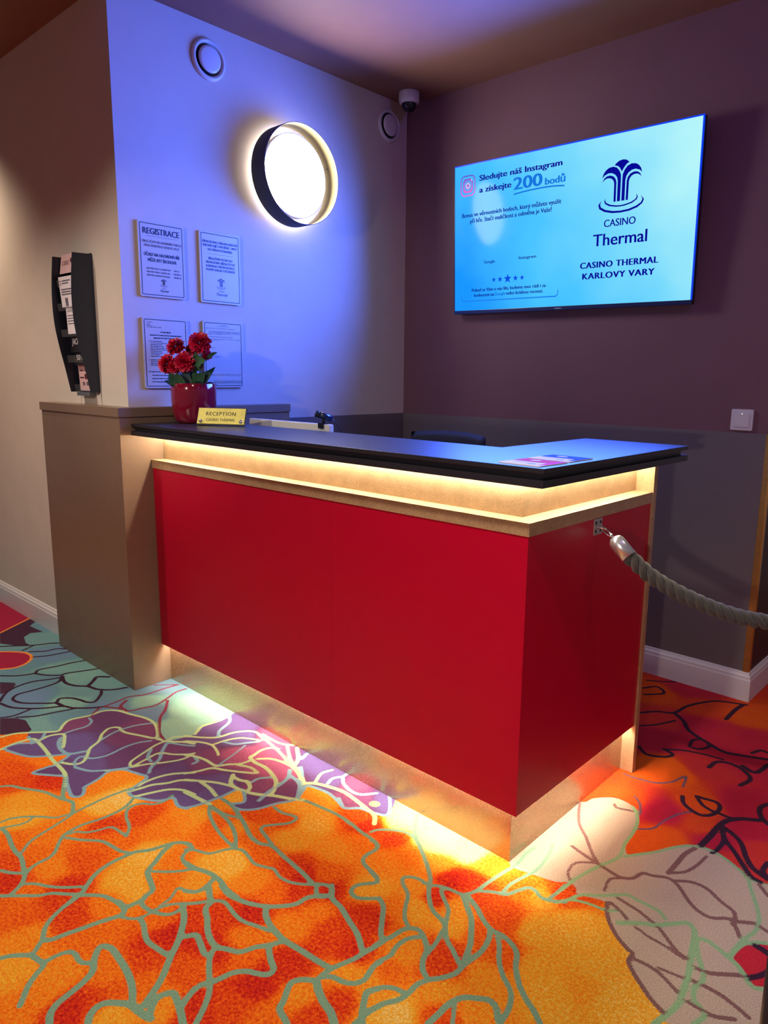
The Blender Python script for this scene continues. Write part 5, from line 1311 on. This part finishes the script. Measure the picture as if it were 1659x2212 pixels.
def leaflet(zb, h, x0, x1, ytop_off, paper, label, deco, curl=0.0):
    """a leaflet leaning forward in the rack"""
    w = x1 - x0
    yb = front_y(zb) + 0.0285
    yt = front_y(zb) + 0.0285 + ytop_off
    uy = Vector((0, yt - yb, h)).normalized()
    t = thing('leaflet', (x0 + w / 2, yb, zb), label, 'leaflet', 'leaflets in the wall rack')
    FM = frame((x0, yb, zb), (1, 0, 0), uy)
    bm = NB(); add_box(bm, 0, w, 0, h, -0.0012, 0, 0, 0, FM); obj('sheet', bm, paper, t)
    deco(t, FM, w, h)
    return t


def deco_text(lines, m):
    def f(t, FM, w, h):
        bm = NB()
        for s, x, y, ww, hh in lines: add_text(bm, s, x * w, y * h, ww * w, hh, FM, 0.0004, 0.0)
        obj('print', bm, m, t)
    return f


def deco_bars(t, FM, w, h):
    bm = NB()
    add_text(bm, 'CASINO', 0.08 * w, 0.74 * h, 0.7 * w, 0.018, FM, 0.0004)
    for k, ww in enumerate((0.6, 0.75, 0.5, 0.7)): add_flat(bm, [(0.08 * w, (0.6 - 0.09 * k) * h), ((0.08 + ww) * w, (0.6 - 0.09 * k) * h), ((0.08 + ww) * w, (0.63 - 0.09 * k) * h), (0.08 * w, (0.63 - 0.09 * k) * h)], 0.0004, 0, FM)
    obj('print', bm, M_greyp, t)


def deco_top(t, FM, w, h):
    bm = NB()
    add_text(bm, 'CASINO', 0.12 * w, 0.42 * h, 0.48 * w, 0.020, FM, 0.0004)
    add_flat(bm, disc(0.72 * w, 0.66 * h, 0.009, 16), 0.0004, 0, FM)
    add_flat(bm, [(0.72 * w - 0.002, 0.62 * h), (0.72 * w + 0.003, 0.62 * h), (0.86 * w + 0.003, 0.2 * h), (0.86 * w - 0.002, 0.2 * h)], 0.0004, 0, FM)
    obj('print', bm, M_maroon, t)


def deco_insta(t, FM, w, h):
    bm = NB()
    add_loop(bm, rrect(0.05 * w, 0.05 * w + 0.016, 0.73 * h, 0.73 * h + 0.018, 0.004, 4), rrect(0.05 * w + 0.0025, 0.05 * w + 0.0135, 0.73 * h + 0.0025, 0.73 * h + 0.0155, 0.003, 4), 0.0004, 0, FM)
    obj('icon', bm, M_maroon, t)
    bm = NB()
    for k, (a, ww) in enumerate(((0.24, 0.6), (0.24, 0.45), (0.1, 0.8), (0.1, 0.7), (0.1, 0.8))):
        y = (0.84, 0.76, 0.56, 0.48, 0.40)[k] * h
        add_flat(bm, [(a * w, y), ((a + ww) * w, y), ((a + ww) * w, y + 0.005), (a * w, y + 0.005)], 0.0004, 0, FM)
    add_flat(bm, [(0.30 * w, 0.02 * h), (0.5 * w, 0.02 * h), (0.5 * w, 0.3 * h), (0.30 * w, 0.3 * h)], 0.0004, 0, FM)
    obj('print', bm, M_greyp, t)


def deco_grid(t, FM, w, h):
    mb = mat('brown print', (0.10, 0.05, 0.06, 1), 0.5)
    for r in range(2):
        for c in range(3):
            if r == 1 and c == 1: continue
            x, y = (0.06 + 0.31 * c) * w, (0.60 - 0.22 * r) * h
            bm = NB(); add_flat(bm, [(x, y), (x + 0.26 * w, y), (x + 0.26 * w, y + 0.05 * h), (x, y + 0.05 * h)], 0.0004, 0, FM); obj('picture_caption', bm, mb, t)
    for c in range(3):
        bm = NB(); add_flat(bm, [((0.2 + 0.24 * c) * w, 0.16 * h), ((0.34 + 0.24 * c) * w, 0.16 * h), ((0.34 + 0.24 * c) * w, 0.27 * h), ((0.2 + 0.24 * c) * w, 0.27 * h)], 0.0004, 0, FM); obj('small_picture', bm, M_greyp, t)
    bm = NB(); add_flat(bm, [(0.08 * w, 0.90 * h), (0.84 * w, 0.90 * h), (0.84 * w, 0.93 * h), (0.08 * w, 0.93 * h)], 0.0004, 0, FM); obj('heading', bm, mb, t)
    bm = NB(); add_flat(bm, [(0.37 * w, 0.36 * h), (0.66 * w, 0.36 * h), (0.66 * w, 0.52 * h), (0.37 * w, 0.52 * h)], 0.0006, 0, FM); obj('maroon_block', bm, M_maroon, t)


leaflet(1.695, 0.078, -2.250, -2.115, 0.012, M_pinkp, 'pink leaflet curling out of the top pocket of the black rack', deco_top)
leaflet(1.560, 0.120, -2.232, -2.105, -0.010, M_whitepp, 'white leaflet with small square icon, second from the top in the rack', deco_insta)
leaflet(1.452, 0.120, -2.212, -2.100, -0.004, M_whitepp, 'white leaflet with large heading in the middle of the rack', deco_bars)
leaflet(1.378, 0.080, -2.226, -2.095, 0.002, M_blackp, 'black leaflet with white JACKPOT heading in the rack', deco_text([('JACKPOT', 0.12, 0.40, 0.86, 0.026)], M_whitepp))
leaflet(1.325, 0.070, -2.226, -2.095, -0.002, M_blackp, 'black leaflet with white number above the bottom pocket of the rack', deco_text([('50 000', 0.20, 0.30, 0.78, 0.024)], M_whitepp))
leaflet(1.219, 0.135, -2.228, -2.085, -0.006, M_pinkp, 'long pale pink leaflet with picture grid in the bottom pocket', deco_grid)

# ------------------------------------------------------------------ flower pot
CZ = 1.1003
pot = thing('potted_flowers', (-1.690, 0.142, CZ), 'glossy dark red pot of red chrysanthemums with green leaves on the black counter', 'plant')
PM = Matrix.Translation((-1.690, 0.142, CZ))
M_pot = mat('dark red glaze', (0.21, 0.004, 0.022, 1), 0.12, coat=0.6)
bm = NB(); add_lathe(bm, [(0, 0.0), (0.060, 0.0), (0.068, 0.003), (0.077, 0.018), (0.084, 0.045), (0.0885, 0.085), (0.0895, 0.125), (0.0885, 0.156), (0.0865, 0.1585), (0.0840, 0.156), (0.084, 0.130), (0, 0.130)], 64, PM); obj('pot', bm, M_pot, pot)
M_soil = mat('dark soil', (0.02, 0.014, 0.010, 1), 0.95, noise=0.5, nscale=200, bump=1.0, bscale=250)
bm = NB(); add_lathe(bm, [(0.0835, 0.1345), (0.05, 0.138), (0, 0.140)], 32, PM); obj('soil', bm, M_soil, pot)
M_petal = mat('crimson petal', (0.56, 0.004, 0.040, 1), 0.38, noise=0.35, nscale=80, spec=0.5)
M_leaf = mat('deep green leaf', (0.040, 0.125, 0.060, 1), 0.42, noise=0.3, nscale=60)
M_leaf2 = mat('blue green leaf', (0.020, 0.060, 0.060, 1), 0.42, noise=0.3, nscale=60)
M_stem = mat('green stem', (0.03, 0.08, 0.03, 1), 0.5)
VR = Vector((0.741, 0.671, 0))          # to the right as seen from the lounge
VT = Vector((0.671, -0.741, 0))         # towards the lounge
base = Vector((-1.690, 0.142, CZ))


def flower(cx, cz, dep, r, ax, n=5):
    """double flower: rows of cupped petals round an axis"""
    c = base + VR * cx + VT * dep + Vector((0, 0, cz))
    ax = (VR * ax[0] + VT * ax[1] + Vector((0, 0, ax[2]))).normalized()
    q = ax.to_track_quat('Z', 'Y').to_matrix().to_4x4()
    q.translation = c
    bm = NB()
    R = random.Random(int(cx * 1e4) + 5)
    for row in range(7):
        el = math.radians(-34 + row * 17)
        cnt = [15, 16, 15, 14, 11, 8, 5][row]
        ln = r * [1.0, 1.02, 1.0, 0.96, 0.90, 0.82, 0.72][row]
        for k in range(cnt):
            a = 2 * math.pi * (k + 0.5 * (row % 2)) / cnt + R.uniform(-.14, .14)
            e = el + R.uniform(-.14, .14)
            d = Vector((math.cos(a) * math.cos(e), math.sin(a) * math.cos(e), math.sin(e)))
            s = Vector((-math.sin(a), math.cos(a), 0))
            n_ = s.cross(d) * -1
            wd = r * 0.21
            L_ = ln * R.uniform(.9, 1.08)
            prof = [(0.15, 0.35), (0.5, 0.9), (0.78, 1.0), (0.94, 0.6), (1.02, 0.08)]
            rows = []
            for tt, wv in prof:
                p = d * L_ * tt + n_ * L_ * (0.10 - 0.35 * (tt - .55) ** 2 + (0.08 if tt > .9 else 0))
                rows.append([bm.verts.new(q @ (p - s * wd * wv + n_ * wd * 0.40 * wv)), bm.verts.new(q @ (p)), bm.verts.new(q @ (p + s * wd * wv + n_ * wd * 0.40 * wv))])
            for u_, v_ in zip(rows, rows[1:]):
                for j in range(2):
                    f = bm.faces.new((u_[j], u_[j + 1], v_[j + 1], v_[j])); f.smooth = True
    return obj('flower_head', bm, M_petal, pot), c


def leaf(p0, p1, wd, m, sag=0.01, twist=0.0, lobes=0):
    p0, p1 = [base + VR * a + VT * b + Vector((0, 0, c)) for a, b, c in (p0, p1)]
    d = (p1 - p0)
    L_ = d.length
    s = d.cross(VT).normalized()
    s = (Matrix.Rotation(twist, 3, d.normalized()) @ s)
    n_ = s.cross(d).normalized()
    bm = NB()
    rows = []
    for i in range(13):
        t = i / 12
        wv = math.sin(math.pi * min(1, t ** 0.75)) ** 0.8 * (1 + (0.22 * math.cos(t * math.pi * 2 * lobes) if lobes else 0)) if 0 < t < 1 else 0.04
        p = p0 + d * t + Vector((0, 0, -sag * (2 * t - 1) ** 2)) + n_ * 0.1 * L_ * t * t
        rows.append([bm.verts.new(p - s * wd * wv + n_ * wd * .3 * wv), bm.verts.new(p), bm.verts.new(p + s * wd * wv + n_ * wd * .3 * wv)])
    for u_, v_ in zip(rows, rows[1:]):
        for j in range(2):
            f = bm.faces.new((u_[j], u_[j + 1], v_[j + 1], v_[j])); f.smooth = True
    return obj('leaf', bm, m, pot)


px2 = 0.00184       # metres per photo pixel at the pot
heads = [(14, 909 - 737, -0.02, 0.043, (0.05, 0.75, 0.65)), (-34, 909 - 746, 0.01, 0.036, (-0.4, 0.5, 0.8)), (-50, 909 - 783, 0.03, 0.036, (-0.6, 0.75, 0.35)), (-9, 909 - 778, 0.05, 0.038, (0.15, 0.95, 0.25)), (-34, 909 - 790, 0.045, 0.024, (-0.1, 0.9, -0.1)), (28, 909 - 763, -0.035, 0.020, (0.9, 0.3, -0.5)), (-6, 909 - 752, -0.03, 0.022, (0.0, 0.4, -0.2))]
for cx, cz, dep, r, ax in heads:
    o_, c = flower(cx * px2, cz * px2, dep, r * 1.1, ax)
    foot = base + VR * (cx * px2 * 0.15) + VT * dep * 0.2 + Vector((0, 0, 0.138))
    axw = (VR * ax[0] + VT * ax[1] + Vector((0, 0, ax[2]))).normalized()
    bm = NB(); midp = (foot + c) / 2 + Vector((0, 0, 0.02))
    P = smooth_line(np.array([foot, midp, c - axw * r * 0.1]), 6)
    add_tube(bm, P, 0.0022, 8)
    obj('stem', bm, M_stem, pot)
def lp(x, y, d=0.0): return ((x - 421) * px2, d, (909 - y) * px2)
for p0, p1, wd, m, tw_, lo in [
    (lp(428, 795, .03), lp(440, 760, .05), .024, M_leaf, 0.3, 0), (lp(424, 775, .04), lp(460, 772, .06), .020, M_leaf, 0.1, 2),
    (lp(430, 826), lp(466, 788, .02), .013, M_leaf, 0.4, 0), (lp(436, 828, .02), lp(474, 782, .03), .010, M_leaf2, 0.5, 0),
    (lp(440, 822, .03), lp(472, 797, .05), .016, M_leaf2, -0.3, 0), (lp(428, 828, .04), lp(456, 796, .06), .017, M_leaf, 0.2, 0),
    (lp(392, 828, .05), lp(378, 806, .07), .014, M_leaf2, 0.6, 0), (lp(400, 828, .06), lp(382, 800, .08), .019, M_leaf, 0.3, 2),
    (lp(412, 829, .06), lp(398, 797, .07), .012, M_leaf, -0.4, 0), (lp(420, 829, .04), lp(405, 790, .04), .012, M_leaf2, 0.2, 0),
    (lp(434, 830, .05), lp(455, 816, .08), .012, M_leaf2, 0.3, 0), (lp(415, 828), lp(416, 785, .0), .010, M_leaf2, 0.0, 0),
    (lp(450, 768, -.01), lp(476, 752, .0), .006, M_leaf, 0.5, 0), (lp(390, 830, .03), lp(366, 816, .05), .008, M_leaf2, 0.4, 0),
    (lp(440, 830, -.02), lp(470, 822, -.02), .010, M_leaf2, 0.2, 0), (lp(426, 828, .02), lp(432, 790, .03), .011, M_leaf, 0.1, 0)]:
    leaf(p0, p1, wd * 1.3, m, 0.006, tw_, lo)

# ------------------------------------------------------------------ name plate
npd = thing('name_plate', (-1.469, 0.1135, CZ), 'gold RECEPTION name plate leaning on the black counter beside the red pot', 'sign')
ux = Vector((0.168, 0.097, 0)).normalized()
nout = Vector((ux.y, -ux.x, 0))
upd = (Vector((0, 0, 1)) * 0.93 - nout * 0.37).normalized()
NM = frame(Vector((-1.469, 0.1135, CZ)), ux, upd)
M_glit = gold_mat('gold glitter plate', (0.80, 0.62, 0.13, 1), 0.45, 0.2, flake=0.35, sc=520)
M_engr = mat('engraved brown', (0.055, 0.04, 0.012, 1), 0.5)
bm = NB(); add_box(bm, -0.101, 0.101, 0.0030, 0.0730, -0.006, -0.0012, 0.0008, 0, NM)
o0 = Vector((-1.469, 0.1135, CZ)) - nout * 0.0
for sx in (-0.06, 0.06):
    add_tube(bm, [NM @ Vector((sx, 0.052, -0.006)), o0 + ux * sx - nout * 0.048 + Vector((0, 0, 0.0034))], 0.003, 8)
obj('stand', bm, M_dark, npd)
bm = NB(); add_box(bm, -0.0975, 0.0975, 0.0080, 0.0710, -0.0011, 0.0008, 0.0004, 0, NM); gp = obj('gold_face', bm, M_glit, npd)
bm = NB()
add_text(bm, 'RECEPTION', -0.003, 0.0415, 0.122, 0.0155, NM, 0.0011, 0.02, 'C', space=1.15)
obj('lettering', bm, M_engr, gp)
bm = NB()
add_text(bm, 'CASINO THERMAL', -0.001, 0.019, 0.120, 0.0115, NM, 0.0011, 0.02, 'C', space=1.1)
obj('lettering', bm, M_engr, gp)
for x in (-0.083, 0.083):
    bm = NB(); add_lathe(bm, [(0.0074, 0.0006), (0.0074, 0.003), (0.006, 0.0056), (0.003, 0.0068), (0, 0.0071)], 24, NM @ Matrix.Translation((x, 0.0185, 0))); obj('screw_cap', bm, M_chrome, gp)

# ------------------------------------------------------------------ cards on the counter corner
M_cardblue = mat('blue printed card', (0.010, 0.04, 0.36, 1), 0.75, spec=0.15)
M_cardred = mat('red printed card', (0.55, 0.02, 0.03, 1), 0.75, spec=0.15)
M_cardpink = mat('magenta printed card', (0.65, 0.02, 0.26, 1), 0.75, spec=0.15)


def card(cx, cy, rot, z, band, lab):
    t = thing('printed_card', (cx, cy, z), lab, 'card', 'cards on the counter corner')
    FM = Matrix.Translation((cx, cy, z)) @ Matrix.Rotation(rot, 4, 'Z')
    hw, hh = 0.060, 0.058
    bm = NB(); add_prism(bm, rrect(-hw, hw, -hh, hh, 0.005), 'z', 0, 0.0022, 0, FM); obj('card_body', bm, M_whitepp, t)
    bm = NB(); add_flat(bm, [(-hw + 0.002, 0.000), (hw - 0.018, 0.000), (hw - 0.018, hh - 0.002), (-hw + 0.002, hh - 0.002)], 0.0025, 0, FM); obj('colour_band', bm, band[0], t)
    bm = NB(); add_flat(bm, [(hw - 0.018, -hh + 0.02), (hw - 0.001, -hh + 0.03), (hw - 0.001, hh - 0.003), (hw - 0.018, hh - 0.002)], 0.0025, 0, FM); obj('colour_edge', bm, band[1], t)
    bm = NB()
    add_text(bm, 'CASINO', -0.040, -0.022, 0.040, 0.009, FM, 0.0026)
    add_flat(bm, [(0.008, -0.036), (0.030, -0.036), (0.030, -0.026), (0.008, -0.026)], 0.0026, 0, FM)
    obj('print', bm, M_greyp, t)
    bm = NB(); add_flat(bm, [(-0.012 + 0.016 * math.cos(i / 20 * 6.283), 0.030 + 0.009 * math.sin(i / 20 * 6.283)) for i in range(20)], 0.0027, 0, FM); obj('emblem', bm, M_whitepp, t)


card(0.006, -0.005, -0.06, CZ, (M_cardred, M_cardpink), 'small white card with a red band at the counter corner')
card(0.006, 0.121, -0.02, CZ, (M_cardblue, M_cardblue), 'small white card with a blue band behind the red one')

# ------------------------------------------------------------------ monitor with webcam, seen over the counter
mon = thing('computer_monitor', (-1.33, 0.355, 0.7502), 'white computer monitor whose top edge shows behind the black counter', 'monitor')
bm = NB(); add_box(bm, -1.582, -1.087, 0.330, 0.352, 0.79, 1.1175, 0.004); obj('rear_shell', bm, mat('white monitor plastic', (0.66, 0.64, 0.60, 1), 0.4), mon)
bm = NB(); add_box(bm, -1.578, -1.091, 0.352, 0.356, 0.795, 1.113, 0.001); obj('screen', bm, emis('pale blue desktop', (0.25, 0.45, 1.0, 1), 0.5), mon)
bm = NB(); add_box(bm, -1.37, -1.30, 0.29, 0.331, 0.7515, 0.95, 0.004); add_box(bm, -1.44, -1.23, 0.27, 0.43, 0.7505, 0.757, 0.003); obj('stand', bm, M_dark, mon)
wc = thing('webcam', (-1.128, 0.340, 1.1177), 'black webcam clipped on top of the white monitor', 'webcam')
M_wc = mat('glossy black plastic', (0.008, 0.009, 0.014, 1), 0.15)
bm = NB(); add_box(bm, -1.142, -1.114, 0.3245, 0.350, 1.1178, 1.1225, 0.001); add_box(bm, -1.142, -1.114, 0.3225, 0.3290, 1.102, 1.1225, 0.001); add_tube(bm, [(-1.128, 0.338, 1.122), (-1.128, 0.338, 1.137)], 0.006, 12); obj('clip', bm, M_wc, wc)
d0 = (VR * -0.82 + VT * 0.50 + Vector((0, 0, 0.30))).normalized()
c0 = Vector((-1.128, 0.338, 1.147))
bm = NB(); add_tube(bm, [c0 - d0 * 0.034, c0 - d0 * 0.033, c0 + d0 * 0.022], [0.010, 0.0125, 0.0125], 28); obj('barrel', bm, mat('blue black plastic', (0.012, 0.02, 0.06, 1), 0.2), wc)
bm = NB(); add_tube(bm, [c0 + d0 * 0.022, c0 + d0 * 0.030], 0.0130, 28); add_tube(bm, [c0 + d0 * 0.0301, c0 + d0 * 0.0308], 0.0070, 20); obj('lens', bm, M_wc, wc)
bm = NB(); add_tube(bm, smooth_line(np.array([c0 - d0 * 0.034, c0 - d0 * 0.050 + Vector((0, 0, -.008)), c0 - d0 * 0.052 + Vector((0.0, 0.03, -.05)), c0 + Vector((0.03, 0.06, -.12))]), 6), 0.0014, 8); obj('cable', bm, M_dark, wc)

# ------------------------------------------------------------------ office chair behind the desk
ch = thing('office_chair', (-1.11, 1.00, 0), 'dark navy office chair whose backrest top shows above the counter', 'chair')
M_fab = mat('dark navy upholstery', (0.006, 0.007, 0.022, 1), 0.8, noise=0.2, nscale=300, bump=0.3)
bm = NB()
t = bmesh.new()
nx_, nz_ = 24, 18
def bk(u, v, s):
    x = -1.108 + u * 0.225 * (1 - 0.06 * v * v)
    z = 0.80 + v * 0.245 + 0.012 * (1 - u * u) * (1 if v > 0 else 0)
    y = 1.10 - 0.05 * u * u + s * 0.022 * max(0.0, (1 - max(abs(u), abs(v)) ** 8)) ** 0.5
    return (x, y, z)
for s in (-1, 1):
    V = [[t.verts.new(bk(-1 + 2 * i / nx_, -1 + 2 * j / nz_, s)) for j in range(nz_ + 1)] for i in range(nx_ + 1)]
    for i in range(nx_):
        for j in range(nz_):
            f = t.faces.new((V[i][j], V[i + 1][j], V[i + 1][j + 1], V[i][j + 1])); f.smooth = True
bmesh.ops.remove_doubles(t, verts=t.verts, dist=0.0002)
merge(bm, t); obj('backrest', bm, M_fab, ch)
bm = NB(); LG = frame((-1.117, 1.077, 0.965), (1, 0, 0), (0, 0, 1))
add_loop(bm, disc(0, 0, 0.0270, 40), disc(0, 0, 0.0240, 40), 0.0025, 0, LG)
add_text(bm, 'CASINO', 0, 0.012, 0.022, 0.005, LG, 0.0025, 0, 'C')
obj('round_badge', bm, M_whitepp, ch)
bm = NB(); add_prism(bm, rrect(-1.34, -0.88, 0.66, 1.10, 0.08), 'z', 0.45, 0.53, bev=0.02); obj('seat', bm, M_fab, ch)
bm = NB(); add_tube(bm, [(-1.11, 0.88, 0.46), (-1.11, 0.88, 0.10)], 0.025, 16); add_tube(bm, [(-1.11, 0.98, 0.44), (-1.11, 1.17, 0.46), (-1.11, 1.165, 0.62), (-1.11, 1.118, 0.72)], 0.02, 10); obj('column', bm, M_dark, ch)
for k in range(5):
    an = k * 2 * math.pi / 5 + 0.4
    e = Vector((-1.11 + 0.27 * math.cos(an), 0.88 + 0.27 * math.sin(an), 0.075))
    bm = NB(); add_tube(bm, [(-1.11, 0.88, 0.11), e], [0.025, 0.016], 10); lg = obj('leg', bm, M_dark, ch)
    bm = NB(); add_lathe(bm, [(0, -0.02), (0.026, -0.018), (0.030, -0.01), (0.030, 0.01), (0.026, 0.018), (0, 0.02)], 20, frame((e.x, e.y, 0.0305), (math.cos(an), math.sin(an), 0), (0, 0, 1))); obj('castor', bm, M_dark, lg)

# ------------------------------------------------------------------ black post at the right edge of the picture
ps = thing('barrier_post', (0.7280, -0.3792, 0), 'black post standing at the far bottom right edge of the picture', 'post')
bm = NB(); add_lathe(bm, [(0, 0.0005), (0.130, 0.0005), (0.130, 0.008), (0.120, 0.014), (0.034, 0.022), (0, 0.022)], 48, Matrix.Translation((0.7280, -0.3792, 0))); obj('base', bm, M_dark, ps)
bm = NB(); add_lathe(bm, [(0.030, 0.0222), (0.030, 0.60), (0.0, 0.60)], 32, Matrix.Translation((0.7280, -0.3792, 0))); obj('pole', bm, M_dark, ps)
